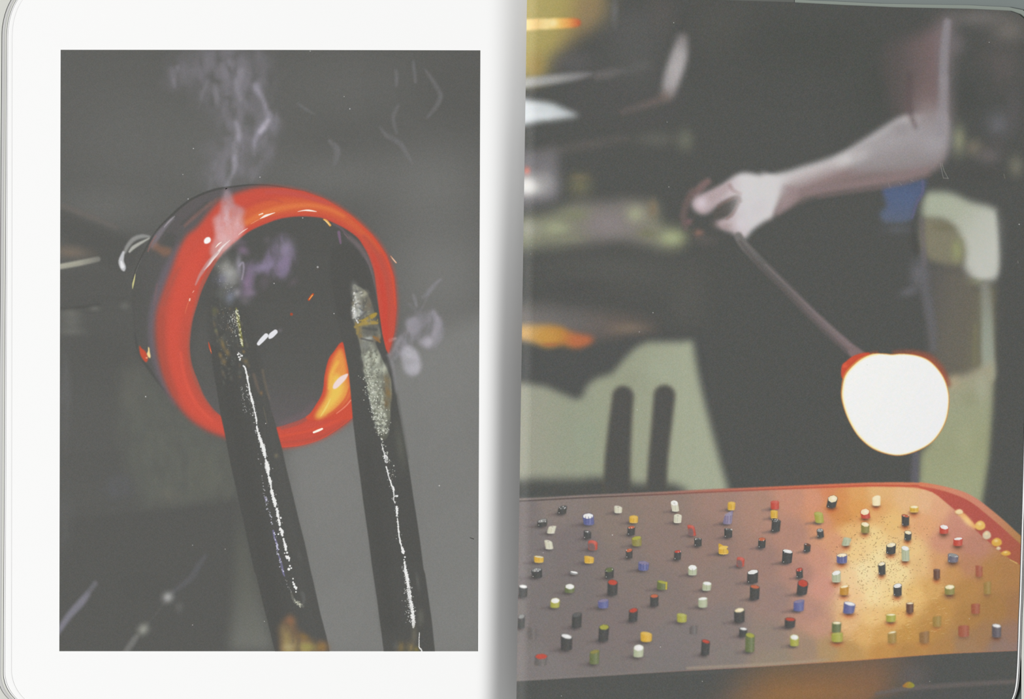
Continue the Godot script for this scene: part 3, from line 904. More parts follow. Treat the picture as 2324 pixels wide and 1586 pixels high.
	glint([620.5, 1130, 10, 623, 1138, 11.5, 625, 1150, 4], 1.8, white)
	glint([628, 1154, 7, 630, 1160, 5, 630, 1168, 8, 632, 1175, 4], 1.6, white)
	glint([632, 1177, 5, 634, 1186, 6.5, 635, 1193, 4], 1.6, white)
	glint([636, 1199, 8, 640, 1206, 8, 641, 1216, 5], 1.8, white)
	glint([643, 1222, 5, 645, 1230, 4, 648, 1240, 8.5, 649, 1249, 5], 1.8, white)
	glint([649, 1262, 6, 654, 1265, 9, 657, 1269, 4], 1.8, white)
	for d in [[651.5, 1254, 2.4], [646, 1255, 1.6], [656, 1272, 1.8], [658, 1284, 2.2], [661, 1289, 2], [655.5, 1291.5, 3.2], [665, 1313, 1.8], [665, 1321, 2], [667, 1325.5, 2.8], [637, 1175, 2.4], [671.7, 1343, 1.8], [603, 961, 1], [631.7, 1212, 2]]:
		dot(d[0], d[1], d[2], white)
	glint([669, 1330, 6, 672, 1336, 7], 1.6, white)
	strew([561, 870, 9, 572, 915, 10, 586, 985, 9, 604, 1045, 14, 622, 1130, 12, 640, 1210, 9], 130, 0.4, 1.4, white, 0.85)
	strew([548, 880, 5, 553, 905, 8, 557, 935, 6], 34, 0.5, 1.2, rgb(200, 200, 196), 0.8)
	strew([585, 1030, 6, 594, 1080, 5, 600, 1120, 5, 615, 1180, 6], 30, 0.5, 1.4, rgb(210, 210, 214), 0.8)
	stroke([601, 1128, 3, 604, 1134, 5, 603, 1139, 3], 2.4, rgb(168, 164, 196), 0.8, 0.6)
	stroke([620, 1204, 4, 623, 1219, 4, 627, 1230, 4, 629.5, 1241, 4, 630, 1250, 2], 3, rgb(132, 128, 166), 0.85, 0.3)
	stroke([633, 1262, 3, 636, 1270, 4, 640, 1286, 5, 643, 1300, 4, 646, 1307, 2], 3, rgb(130, 126, 166), 0.85, 0.3)
	strew([603, 1130, 5, 622, 1205, 4, 629, 1240, 4, 634, 1268, 5, 642, 1298, 4], 60, 0.7, 1.8, rgb(214, 214, 232), 0.9)
	strew([648, 1310, 3, 656, 1332, 4, 661, 1345, 4, 668, 1362, 5], 14, 0.6, 1.2, rgb(180, 180, 180), 0.8)
	stroke([661, 1345, 3, 664, 1356, 5, 672, 1366, 6, 682, 1372, 6, 688, 1376, 4], 5, rgb(142, 142, 130), 0.8, 0.4)
	strew([668, 1364, 6, 678, 1370, 7, 684, 1376, 4], 40, 0.6, 1.4, rgb(216, 216, 196), 0.9)
	stroke([686, 1346, 8, 690, 1360, 7, 686, 1374, 5], 8, grey(106), 0.7)
	ink(loop([657, 1394, 667, 1402, 671, 1418, 674, 1430, 690, 1438, 702, 1452, 718, 1456, 738, 1457, 745, 1480, 690, 1490, 640, 1490, 635, 1450, 634, 1426, 643, 1410]), 13, rgb(140, 110, 84), 0.9, 0.4)
	ink(loop([640, 1424, 652, 1420, 660, 1440, 672, 1452, 690, 1456, 715, 1466, 712, 1490, 650, 1490, 642, 1460]), 14, rgb(160, 146, 98), 0.9, 0.5)
	blot(658, 1408, 12, 12, rgb(142, 106, 82), 0.8)
	blot(690, 1445, 16, 8, rgb(134, 112, 72), 0.7, 20)
	blot(655, 1468, 16, 12, rgb(176, 162, 122), 0.7)
	blot(730, 1468, 14, 12, rgb(146, 118, 74), 0.8)
	blot(700, 1468, 20, 10, rgb(156, 150, 88), 0.7)

	# smoke over the tongs
	var violet := loop(VIOLET, 3)
	ink(violet, 14, rgb(134, 122, 146), 0.85, 0.7)
	blot(648, 565, 22, 26, rgb(146, 136, 158), 0.85, 20)
	blot(640, 600, 34, 18, rgb(140, 126, 152), 0.8, -50)
	blot(600, 605, 40, 12, rgb(142, 132, 156), 0.7, -22)
	blot(562, 640, 14, 34, rgb(138, 118, 142), 0.8, 8)
	blot(566, 664, 16, 10, rgb(140, 124, 142), 0.7)
	blot(552, 568, 16, 12, rgb(132, 114, 134), 0.8, 30)
	blot(548, 550, 14, 8, rgb(108, 100, 110), 0.7)
	blot(606, 545, 10, 12, rgb(108, 102, 106), 0.6, 20)
	blot(600, 640, 14, 20, rgb(108, 100, 106), 0.6, 20)
	blot(665, 640, 16, 10, rgb(106, 98, 102), 0.6, -40)
	blot(516, 610, 26, 36, rgb(158, 158, 152), 0.85, -10, 0.6)
	blot(524, 632, 24, 34, rgb(170, 170, 168), 0.85, 0, 0.5)
	blot(542, 600, 8, 26, rgb(150, 146, 158), 0.8)
	blot(500, 634, 18, 16, rgb(122, 122, 140), 0.75, -30, 0.7)
	blot(496, 604, 12, 14, rgb(138, 138, 132), 0.7, 20, 0.6)
	blot(522, 674, 14, 18, rgb(126, 130, 142), 0.85, 20)
	blot(538, 664, 10, 12, rgb(158, 154, 160), 0.7)
	blot(556, 682, 16, 14, rgb(112, 110, 110), 0.6)
	blot(498, 668, 20, 18, rgb(108, 110, 106), 0.7, 0, 0.8)
	strew([500, 600, 24, 512, 640, 30, 520, 670, 20], 40, 0.4, 1.0, rgb(200, 200, 196), 0.6)
	stroke([543, 603, 4, 551, 596, 5, 553, 612, 4, 549, 634, 3], 5, rgb(166, 158, 172), 0.7)
	# pink smoke over the hot ring
	var plume := loop(PLUME, 3)
	ink(plume, 9, [Vector2(515, 430), Vector2(505, 580), [rgb(148, 134, 142), rgb(190, 158, 162), rgb(214, 162, 162), rgb(222, 170, 170), rgb(206, 168, 166)]], 0.9, 0.25)
	blot(512, 500, 12, 34, rgb(220, 182, 186), 0.7, 8, 0.5)
	blot(540, 500, 8, 22, rgb(226, 182, 184), 0.7, 12, 0.5)
	blot(524, 486, 6, 14, rgb(206, 124, 112), 0.6, 5)
	blot(516, 540, 22, 22, rgb(226, 182, 182), 0.7, 30, 0.4)
	blot(497, 512, 8, 16, rgb(222, 176, 178), 0.6, 0, 0.5)
	blot(512, 556, 20, 12, rgb(212, 182, 182), 0.7, -45)
	# glints on the ring
	stroke([541, 533, 1, 551, 525, 2.4, 562, 518, 1], 1.4, rgb(240, 214, 204))
	stroke([522, 545, 1, 505, 560, 4, 494, 574, 6, 482, 588, 7, 474, 600, 5, 464, 612, 2], 2.4, rgb(240, 226, 222), 0.95)
	stroke([494, 572, 4, 476, 590, 6, 462, 612, 8, 452, 628, 6, 444, 646, 3], 5, rgb(196, 160, 160), 0.7)
	stroke([489.5, 561, 1.4, 496, 554, 3, 502.5, 549.5, 1.4], 1.4, rgb(250, 236, 224))
	stroke([590, 496.5, 1, 602, 490, 5, 612, 486.5, 3.4, 624, 482.5, 1], 1.4, rgb(250, 238, 228))
	stroke([588, 487.5, 2.4, 596, 484.5, 3], 1.4, rgb(248, 226, 205))
	stroke([588, 498, 1, 580, 502, 1.4, 570, 508, 1], 1.6, rgb(236, 168, 128), 0.8)
	stroke([676, 480, 1, 690, 477.5, 2.6, 702, 477.5, 4, 718, 480, 1.4], 1.5, rgb(250, 236, 226))
	ink(loop([463, 545, 468, 539, 475, 538, 478.5, 543, 477, 549, 470, 553, 464, 552], 3), 1.6, rgb(250, 248, 246))
	stroke([430, 682, 3, 431, 678, 3], 1.4, rgb(250, 240, 232))
	stroke([437, 664, 1, 440, 660, 1.4], 1.3, rgb(246, 200, 180))
	stroke([432, 676, 1, 424, 696, 1.4, 420, 712, 0.6], 1.6, rgb(230, 130, 90), 0.7)
	stroke([712, 981, 4.4, 722, 977, 5.4, 731, 973, 4.4], 1.4, rgb(252, 246, 232))
	stroke([587, 780, 8, 594, 772, 10.5, 604, 761.5, 10.5], 2.4, rgb(230, 230, 234))
	stroke([612, 766, 6, 616, 761, 12, 625, 753, 10.5], 2.4, rgb(230, 230, 234))
	blot(636, 750, 6, 6, rgb(118, 112, 116), 0.6)
	# sparks
	ink(loop([316, 784, 322, 791, 329, 796, 334, 805, 336, 814, 332, 822, 325, 816, 318, 803], 3), 2.6, rgb(196, 84, 62))
	ink(pts([336, 787, 339, 789, 340, 799, 342, 808, 341, 813, 336, 810, 333, 803, 336, 796]), 1.4, rgb(242, 214, 152))
	blot(333, 812, 3, 2, rgb(240, 190, 140), 0.9)
	stroke([735, 498, 3.4, 741, 501, 5, 749, 511, 5.4], 1.8, rgb(226, 164, 84))
	stroke([736, 499, 1, 742, 504, 3, 748, 510, 2], 1.4, rgb(240, 206, 140))
	stroke([887, 581, 2, 892, 588, 3.4, 899, 596, 3.4], 1.6, rgb(206, 150, 120))
	stroke([890, 585, 1, 898, 595, 1.6], 1.3, rgb(238, 214, 190))
	stroke([701, 680, 5, 706, 673, 5.4, 710, 668, 5], 2, rgb(190, 82, 52))
	stroke([702, 679, 1.6, 709, 670, 2.4], 1.4, rgb(240, 178, 92))
	dot(661.5, 713, 3.4, rgb(168, 80, 58), 0.9)
	stroke([473, 776, 1, 476, 788, 4, 480, 802, 1.4], 2, rgb(188, 86, 64))
	stroke([477, 792, 1, 479, 798, 1.6], 1.3, rgb(226, 140, 100))
	dot(721, 606, 2.4, rgb(176, 176, 174), 0.9)
	# smoke by the far jaw
	ink(loop([888, 806, 896, 780, 914, 756, 922, 732, 938, 716, 960, 712, 986, 704, 1003, 730, 1005, 766, 990, 789, 968, 791, 950, 776, 946, 764, 932, 786, 908, 808], 3), 11, rgb(146, 143, 149), 0.85, 0.7)
	ink(loop([925, 752, 924, 732, 936, 722, 952, 728, 954, 744, 940, 756], 3), 9, rgb(158, 155, 162), 0.8, 0.4)
	stroke([886, 772, 8, 897, 768, 5], 6, rgb(206, 168, 166), 0.7, 0.5)
	stroke([882, 806, 5, 892, 800, 8, 898, 788, 8, 905, 772, 8, 918, 757, 9, 930, 745, 12, 942, 735, 10], 12, rgb(150, 145, 150), 0.85, 0.5)
	stroke([900, 795, 8, 908, 802, 14, 916, 800, 10], 12, rgb(150, 147, 152), 0.7, 0.5)
	blot(936, 733, 16, 16, rgb(154, 151, 158), 0.9, 0, 0.4)
	blot(964, 740, 34, 30, rgb(142, 139, 146), 0.8, 20, 0.5)
	stroke([986, 708, 6, 994, 728, 10, 992, 748, 16, 982, 766, 18, 970, 778, 18, 955, 776, 8], 16, rgb(162, 158, 166), 0.9, 0.5)
	blot(972, 776, 15, 13, rgb(176, 172, 180), 0.85)
	blot(998, 765, 8, 20, rgb(150, 148, 154), 0.6, 20)
	stroke([884, 806, 6, 889, 825, 9, 893, 845, 6, 900, 890, 4], 10, rgb(150, 148, 150), 0.75, 0.5)
	stroke([896, 812, 8, 905, 800, 8], 10, rgb(150, 147, 152), 0.7, 0.5)
	var puff := loop(PUFF, 3)
	ink(puff, 9, rgb(178, 175, 182), 0.95, 0.25)
	blot(930, 806, 12, 12, rgb(188, 186, 192), 0.7)
	blot(936, 836, 14, 12, rgb(184, 181, 188), 0.6)
	blot(934, 820, 10, 4, rgb(168, 166, 170), 0.5)
	stroke([938, 668, 4, 941, 678, 8, 945, 694, 5], 8, rgb(144, 142, 146), 0.8, 0.5)
	stroke([1000, 634, 4, 990, 642, 6, 980, 654, 10, 968, 668, 9, 960, 674, 5], 10, rgb(144, 142, 148), 0.8, 0.5)
	stroke([972, 668, 3, 962, 692, 4, 954, 706, 4], 8, rgb(134, 132, 136), 0.6, 0.5)
	stroke([930, 690, 5, 950, 712, 8, 960, 722, 10], 12, rgb(132, 130, 134), 0.55, 0.5)
	# specks of dust in the print
	for d in [[439, 337, 1.2], [415, 396, 1], [590, 402, 1.2], [427, 451.5, 1.2], [687, 494.5, 1.2], [794, 247, 1.3], [330.5, 900, 1.4], [997, 1102, 1.4], [622, 643, 1.2], [758, 711.5, 1.2], [704, 116, 1], [437, 1237, 0.9], [437, 1418, 1], [511, 1246, 0.9], [600, 1410, 1], [781, 219, 1]]:
		dot(d[0], d[1], d[2], rgb(214, 214, 212), 0.9)
	stroke([1067, 1220, 1.4, 1075, 1223, 1.8], 1.4, grey(60), 0.9)
	grain(5.0, 1.8, 11)
	# the cut of the print's edge
	for i in 1366:
		for s in 2:
			var x := int(lerpf(137.6, 134.6, i / 1366.0) if s == 0 else lerpf(1090, 1084.8, i / 1366.0)) - int(at.x)
			plate.set_pixel(x, clampi(i + 5, 0, 1373), plate.get_pixel(x, clampi(i + 5, 0, 1373)).darkened(0.16))

	var m := ink_material()
	var frame := pts([137.6, 113, 620, 113.2, 1090.2, 114.2, 1087.6, 800, 1085, 1477.8, 600, 1477.8, 134.6, 1477.6, 136, 800])
	var st := SurfaceTool.new()
	st.begin(Mesh.PRIMITIVE_TRIANGLES)
	film(st, frame, 0.0000015)
	var pr := commit("printed_photograph", st, m, book)
	place(pr, Vector3(0, 0.021, 0))
	tag(pr, "framed print of a red-hot glass vessel held in tongs")
	motif("printed_glass_vessel", "round glass vessel printed with a glowing red rim", vessel, m, pr, 2)
	motif("printed_vessel_rim", "glowing red ring of the vessel's mouth", red, m, pr, 3)
	motif("printed_vessel_mouth", "dark inside of the glass vessel", mouth, m, pr, 4)
	motif("printed_flame", "yellow and orange reflection inside the vessel", flame, m, pr, 5)
	motif("printed_tong_jaw", "black tong jaw with white ash near its tip", far, m, pr, 6)
	motif("printed_tong_jaw", "black tong jaw with a broken white highlight", jaw, m, pr, 7)
	motif("printed_ash", "pale ash crusted on the far tong jaw", ash, m, pr, 7)
	motif("printed_smoke", "violet smoke inside the vessel", violet, m, pr, 8)
	motif("printed_smoke", "pink smoke crossing the red rim", plume, m, pr, 8)
	motif("printed_smoke", "grey smoke rising above the vessel", loop([512, 430, 500, 405, 474, 430, 470, 395, 486, 350, 500, 330, 525, 320, 520, 270, 480, 240, 478, 190, 452, 250, 445, 245, 462, 190, 440, 150, 470, 125, 560, 122, 586, 150, 600, 210, 614, 245, 630, 262, 628, 290, 612, 310, 590, 312, 578, 350, 570, 345, 572, 310, 560, 330, 546, 355, 538, 385, 524, 412], 3), m, pr, 8)
	motif("printed_smoke", "pale smoke puff beside the far tong jaw", puff, m, pr, 8)
	motif("printed_smoke", "thin smoke curl beside the far tong jaw", loop([888, 806, 893, 788, 905, 766, 922, 748, 922, 730, 936, 718, 950, 726, 966, 712, 986, 704, 1000, 728, 1000, 760, 984, 786, 964, 788, 950, 776, 948, 760, 930, 756, 912, 776, 902, 800], 3), m, pr, 8)
	motif("printed_spark", "yellow spark", loop([734, 496, 742, 498, 752, 511, 749, 515, 740, 507], 2), m, pr, 8)
	motif("printed_spark", "pale spark outside the ring", loop([885, 579, 890, 581, 901, 595, 898, 598, 890, 590], 2), m, pr, 8)
	motif("printed_spark", "orange spark", loop([699, 681, 708, 665, 713, 667, 704, 683], 2), m, pr, 8)
	motif("printed_reflection", "paired white lamp reflections", loop([582, 784, 588, 772, 602, 757, 614, 757, 624, 747, 632, 749, 630, 758, 616, 768, 604, 770, 590, 784], 2), m, pr, 8)
	motif("printed_glass_glint", "red and yellow glint on the clear glass", loop([315, 783, 328, 793, 337, 785, 343, 812, 332, 823, 322, 814], 2), m, pr, 5)
	motif("printed_pipe_collar", "bright metal collar behind the vessel", loop([338, 534, 318, 532, 296, 541, 284, 560, 274, 578, 270, 600, 280, 614, 286, 604, 283, 582, 298, 570, 320, 552], 2), m, pr, 5)


# ---------------------------------------------------------------- the full-bleed print on the right page

# a plate-sized mix of inks that run into each other: [x, y, r, g, b] samples
func run_together(a: Array, x0: float, y0: float, x1: float, y1: float) -> Image:
	var k := 10
	var lw := int((x1 - x0) / k)
	var lh := int((y1 - y0) / k)
	var small := Image.create_empty(lw, lh, false, Image.FORMAT_RGBA8)
	for j in lh:
		for i in lw:
			var x := x0 + (i + 0.5) * k
			var y := y0 + (j + 0.5) * k
			var sum := Vector3.ZERO
			var ws := 0.0
			for s in a:
				var d2: float = (x - s[0]) ** 2 + (y - s[1]) ** 2 + 90.0
				var w := 1.0 / (d2 * d2)
				sum += Vector3(s[2], s[3], s[4]) * w
				ws += w
			sum /= ws
			small.set_pixel(i, j, rgb(sum.x, sum.y, sum.z))
	small.resize(lw * k, lh * k, Image.INTERPOLATE_CUBIC)
	var whole := Image.create_empty(size.x, size.y, false, Image.FORMAT_RGBA8)
	whole.blit_rect(small, Rect2i(0, 0, lw * k, lh * k), Vector2i(int(x0 - at.x), int(y0 - at.y)))
	return whole


const TRAY := [1172, 1131, 1250, 1127.5, 1321, 1123, 1420, 1119, 1510, 1115, 1600, 1110.5, 1656, 1108, 1740, 1104.5, 1830, 1100.5, 1886, 1098, 1976, 1094.5, 2040, 1094, 2087, 1095, 2112, 1098.5, 2135, 1103.6, 2160, 1109.5, 2182, 1117, 2198, 1124, 2213, 1132.5, 2230, 1145, 2245, 1157, 2276, 1184, 2300, 1206, 2340, 1242, 2340, 1475, 2307, 1476, 2166, 1482, 2080, 1487.6, 1936, 1499, 1830, 1505.5, 1664, 1516, 1510, 1524.5, 1344, 1535, 1231, 1542, 1160, 1546]
const TRAY_FLOOR := [1172, 1139, 1250, 1135, 1321, 1131, 1420, 1127, 1510, 1123, 1600, 1118.5, 1656, 1116, 1740, 1112.5, 1830, 1109, 1886, 1107, 1976, 1104.5, 2040, 1105, 2075, 1107, 2098, 1111, 2116, 1117, 2130, 1126, 2143, 1137, 2155, 1147, 2166, 1156, 2198, 1186, 2229, 1217, 2261, 1244, 2292, 1268, 2340, 1296, 2340, 1475, 2307, 1476, 2166, 1482, 2080, 1487.6, 1936, 1499, 1830, 1505.5, 1664, 1516, 1510, 1524.5, 1344, 1535, 1231, 1542, 1160, 1546]
const BALL := [1982, 803.4, 2007, 803.4, 2024, 805, 2047, 803.4, 2077, 806.5, 2103, 815.5, 2123, 832, 2140.5, 856, 2150.5, 884, 2153, 911, 2148, 947, 2135, 977, 2113, 1004, 2082, 1022, 2047, 1032, 2017, 1030, 1981, 1017, 1951, 992, 1931, 962, 1918, 931, 1911, 901, 1912, 878, 1918, 853, 1933, 833, 1956, 814]
const FOREARM := [1728, 398, 1747, 398, 1785, 390, 1823, 378, 1869, 364, 1913, 347, 1958, 321, 2002, 293, 2038, 271, 2060, 262, 2090, 260, 2120, 255, 2146, 262, 2149, 311, 2145, 352, 2128, 380, 2090, 402, 2017, 420, 1958, 428, 1900, 436, 1841, 448, 1804, 464, 1766, 480, 1737, 498]
const HAND := [1752, 492, 1737, 500, 1709, 521, 1692, 541, 1681, 542, 1662, 528, 1640, 520, 1626, 506, 1640, 496, 1656, 488, 1668, 470, 1678, 452, 1672, 446, 1652, 454, 1630, 466, 1610, 482, 1594, 486, 1578, 478, 1570, 462, 1580, 447, 1614, 431, 1640, 418, 1655, 407, 1672, 396, 1692, 391.5, 1712, 395, 1730, 399, 1756, 400, 1768, 420, 1764, 460]
# glass pieces: x, y, wide, high, lean, body, top, depth of the top, blur
const PIECES := [[1276, 1157, 20, 19, 2, "black", "black", 4, 1.4], [1230.5, 1186, 22, 17, 0, "black", "grey", 4, 1.4], [1335.7, 1178, 25, 26, -2, "blue", "white", 6, 1.4], [1403, 1156, 18, 16, 0, "cream", "cream", 3, 1.4], [1438, 1178, 20, 17, 0, "yellow", "yellow", 4, 1.4], [1251.7, 1202, 18, 17, 4, "cream", "cream", 2, 1.4], [1333, 1213, 17, 19, 0, "black", "black", 3, 1.4], [1432.5, 1204, 17, 21, 1, "black", "orange", 3, 1.4], [1445, 1228, 22, 22, -1, "olive", "lime", 4, 1.4], [1245.7, 1236, 18, 20, -3, "cream", "cream", 3, 1.4], [1345.5, 1237, 21, 22, 0, "red", "red", 5, 1.6], [1428, 1255.7, 15, 22, 0, "black", "orange", 4, 1.4], [1223, 1269, 22, 15, 0, "yellow", "cream", 2, 1.4], [1337, 1270, 22, 16, 0, "yellow", "yellow", 2, 1.4], [1460.5, 1284, 24, 21, 1, "blue", "violet", 4, 1.8], [1218.4, 1300, 24, 22, -1, "black", "grey", 4, 1.8], [1303, 1300, 18, 7, 0, "grey", "white", 2, 1.6], [1383, 1300, 20, 24, 0, "black", "green", 5, 1.8], [1390, 1333, 23, 35, 1, "black", "red", 6, 2.2],
	[1532, 1148, 17, 25, -3, "cream", "white", 6, 1.2], [1538, 1176.5, 18, 20, 1, "cream", "cream", 4, 1.2], [1660, 1148, 17, 19, 1, "yellow", "yellow", 3, 1.4], [1758.6, 1146, 19, 20, 0, "red", "red", 3, 1.6], [1652, 1176, 21, 26, 3, "violet", "violet", 4, 1.4], [1757, 1167, 16, 19, 0, "yellow", "yellow", 2, 1.4], [1570, 1203.5, 16, 24, -4, "red", "red", 3, 1.3], [1652.7, 1209.5, 18, 21, 0, "black", "black", 2, 1.2], [1761, 1192, 20, 29, 2, "black", "black", 3, 1.3], [1584, 1230, 17, 19, 0, "black", "black", 2, 1.2], [1729, 1231.5, 17, 24, 1, "black", "orange", 4, 1.2], [1642, 1248, 23, 19, 0, "yellow", "chip", 4, 1.2], [1786.6, 1262.5, 23, 31, 2, "black", "white", 4, 1.2], [1537.7, 1259.5, 16, 22, 1, "black", "red", 3, 1.3], [1680.7, 1275, 17, 22, 1, "red", "red", 4, 1.4], [1571.7, 1293.5, 20, 23, 0, "pale green", "white", 6, 1.6], [1708, 1308, 25, 30, 1, "black", "white", 5, 1.6], [1814.6, 1300, 15, 23, -1, "black", "red", 4, 1.5], [1832, 1242.7, 15, 19, 1, "black", "brown", 3, 1.3], [1503, 1328, 24, 20, 1, "green", "lime", 3, 1.8], [1604, 1330, 20, 20, 2, "pale green", "white", 4, 1.8],
	[1888, 1138, 22, 28, 4, "black", "ivory", 8, 1.6], [1989, 1136, 19, 23, 0, "ivory", "ivory", 5, 1.8], [2074.7, 1155, 20, 15, 0, "yellow", "ivory", 3, 1.8], [1859, 1174, 20, 25, -3, "lime", "lime", 4, 1.4], [1964, 1165.5, 21, 22, -2, "red", "ivory", 7, 1.6], [2055, 1180, 17, 25, 0, "black", "orange", 3, 1.3], [1963.6, 1197, 19, 24, 0, "olive", "ivory", 5, 1.3], [1862, 1209.4, 15, 20, -2, "black", "grey", 4, 1.3], [2060.5, 1215, 16, 21, 1, "black", "ivory", 4, 1.3], [1921, 1229, 18, 18, 5, "pale green", "pale green", 2, 1.4], [2022, 1244, 22, 25, 1, "black", "ivory", 5, 1.2], [2055, 1256, 18, 34, -1, "pale green", "white", 5, 1.4], [1910.7, 1267, 24, 22, 0, "blue", "ivory", 4, 1.4], [2001.5, 1289.6, 16, 28, -1, "black", "ivory", 4, 1.3], [1898, 1308, 20, 26, 0, "pale green", "white", 5, 1.6],
	[2142.4, 1201, 20, 20, 1, "red", "white", 5, 1.4], [2174, 1229, 21, 19, 1, "red", "white", 3, 1.4], [2163, 1266, 24, 20, 1, "steel", "grey", 4, 1.4], [2126, 1302, 15, 22, 0, "brown", "brown", 2, 1.4], [2222, 1296, 16, 25, 0, "faint red", "faint red", 2, 2.2],
	[1187, 1341, 20, 28, 1, "black", "white", 4, 3], [1292.7, 1335, 22, 20, 1, "green", "white", 6, 2.2], [1259.6, 1368, 21, 22, 1, "lime", "white", 6, 2.4], [1369, 1370, 24, 20, 0, "blue", "violet", 3, 2.6], [1485, 1362, 19, 27, 0, "black", "orange", 4, 2.6], [1183, 1410, 16, 32, 1, "black", "grey", 5, 4], [1309, 1407, 22, 34, 1, "black", "black", 5, 4], [1437, 1395, 20, 30, 1, "black", "red", 5, 3], [1208, 1437, 20, 26, 0, "faint grey", "faint grey", 3, 7], [1370, 1436, 23, 38, 2, "black", "lime", 6, 4], [1285.7, 1457, 26, 36, 0, "black", "white", 5, 4], [1466.7, 1445, 26, 22, 0, "yellow", "yellow", 4, 4], [1449, 1477, 23, 28, 1, "pale green", "white", 7, 5], [1227.4, 1497, 29, 27, 2, "faint grey", "red", 6, 5], [1349, 1491, 22, 32, 1, "green", "olive", 4, 5],
	[1595, 1367, 21, 23, 0, "pale green", "white", 3, 2.2], [1712.7, 1344, 22, 33, 1, "black", "orange", 4, 2], [1547.4, 1402, 22, 20, 0, "lime", "lime", 3, 2.8], [1678, 1396, 24, 33, 0, "black", "ivory", 5, 3], [1573.5, 1429, 18, 20, 0, "faint grey", "faint grey", 4, 5], [1686.6, 1434, 18, 20, 1, "black", "white", 3, 3.4], [1702, 1458, 21, 43, 1, "green", "lime", 5, 3.4], [1601, 1469, 19, 35, 2, "black", "red", 4, 3.8], [1803, 1453, 20, 26, 0, "lime", "white", 6, 3], [1792.8, 1412.7, 24, 23, 1, "black", "red", 4, 3], [1812.8, 1374, 24, 25, 1, "blue", "violet", 3, 2.4], [1820.8, 1332.5, 24, 34, 3, "black", "red", 8, 2],
	[1916, 1339, 20, 22, 1, "amber", "ivory", 3, 1.8], [1927, 1379, 26, 26, 3, "blue", "white", 4, 2.4], [2037, 1338, 19, 28, 0, "black", "white", 5, 1.6], [2065, 1378.5, 17, 23, 0, "brown", "ivory", 2, 2], [2022, 1402, 22, 18, 0, "lime", "ivory", 2, 2.4], [1898.4, 1423, 21, 25, 1, "green", "ivory", 3, 2.8], [1900, 1446, 26, 21, 0, "lime", "lime", 2, 2.8], [2024.6, 1446, 20, 26, 0, "faint olive", "ivory", 2, 4], [2155.4, 1338, 23, 22, 0, "olive", "ivory", 5, 2], [2241, 1334, 17, 28, 0, "faint olive", "faint olive", 2, 4], [2214, 1381, 20, 23, 0, "faint red", "faint red", 2, 3.4], [2126.5, 1410, 20, 24, 0, "faint olive", "faint olive", 2, 4], [2187, 1431.6, 25, 26, 0, "faint red", "faint red", 3, 5], [2261.8, 1431, 21, 30, 0, "slate", "white", 4, 3], [2097.7, 1446, 23, 26, 0, "faint brown", "faint brown", 2, 5]]
const INKS := {"black": [84, 84, 82], "grey": [150, 150, 148], "blue": [106, 109, 152], "white": [236, 234, 230], "cream": [214, 210, 188], "yellow": [218, 174, 74], "orange": [198, 112, 84], "olive": [146, 138, 82], "lime": [172, 170, 84], "red": [196, 86, 72], "violet": [142, 132, 156], "green": [112, 120, 84], "pale green": [182, 188, 158], "brown": [112, 84, 72], "ivory": [246, 230, 188], "chip": [232, 196, 104], "steel": [116, 112, 122], "slate": [104, 98, 102], "amber": [196, 142, 66], "faint red": [166, 94, 76], "faint grey": [112, 107, 104], "faint olive": [160, 134, 78], "faint brown": [146, 112, 78]}


func ink_of(called: String) -> Color:
	var c: Array = INKS[called]
	return rgb(c[0], c[1], c[2])


func piece_outline(a: Array, grow := 0.0) -> PackedVector2Array:
	var r := PackedVector2Array()
	var hw: float = a[2] * 0.5 + grow
	var slant := sin(a[0] * 12.9 + a[1] * 7.7) * (0.22 if a[7] < 6 else 0.1)   # each cut at its own angle
	if a[6] == "chip":
		slant = 0.75
	elif a[5] == "violet":
		slant = -0.7
	var top := Vector2(a[0] + a[4] * 0.5, a[1] - a[3] * 0.5 + a[7])
	var low := Vector2(a[0] - a[4] * 0.5, a[1] + a[3] * 0.5)
	for i in 7:
		var t := PI * (1.0 - i / 6.0)
		r.append(top + Vector2(cos(t) * hw, -sin(t) * (a[7] + grow) + cos(t) * hw * slant))
	for i in 5:
		var t := PI * i / 4.0
		r.append(low + Vector2(cos(t) * hw * 0.96, (sin(t) * 0.12 * a[2] - 0.08 * a[2]) + grow))
	return r


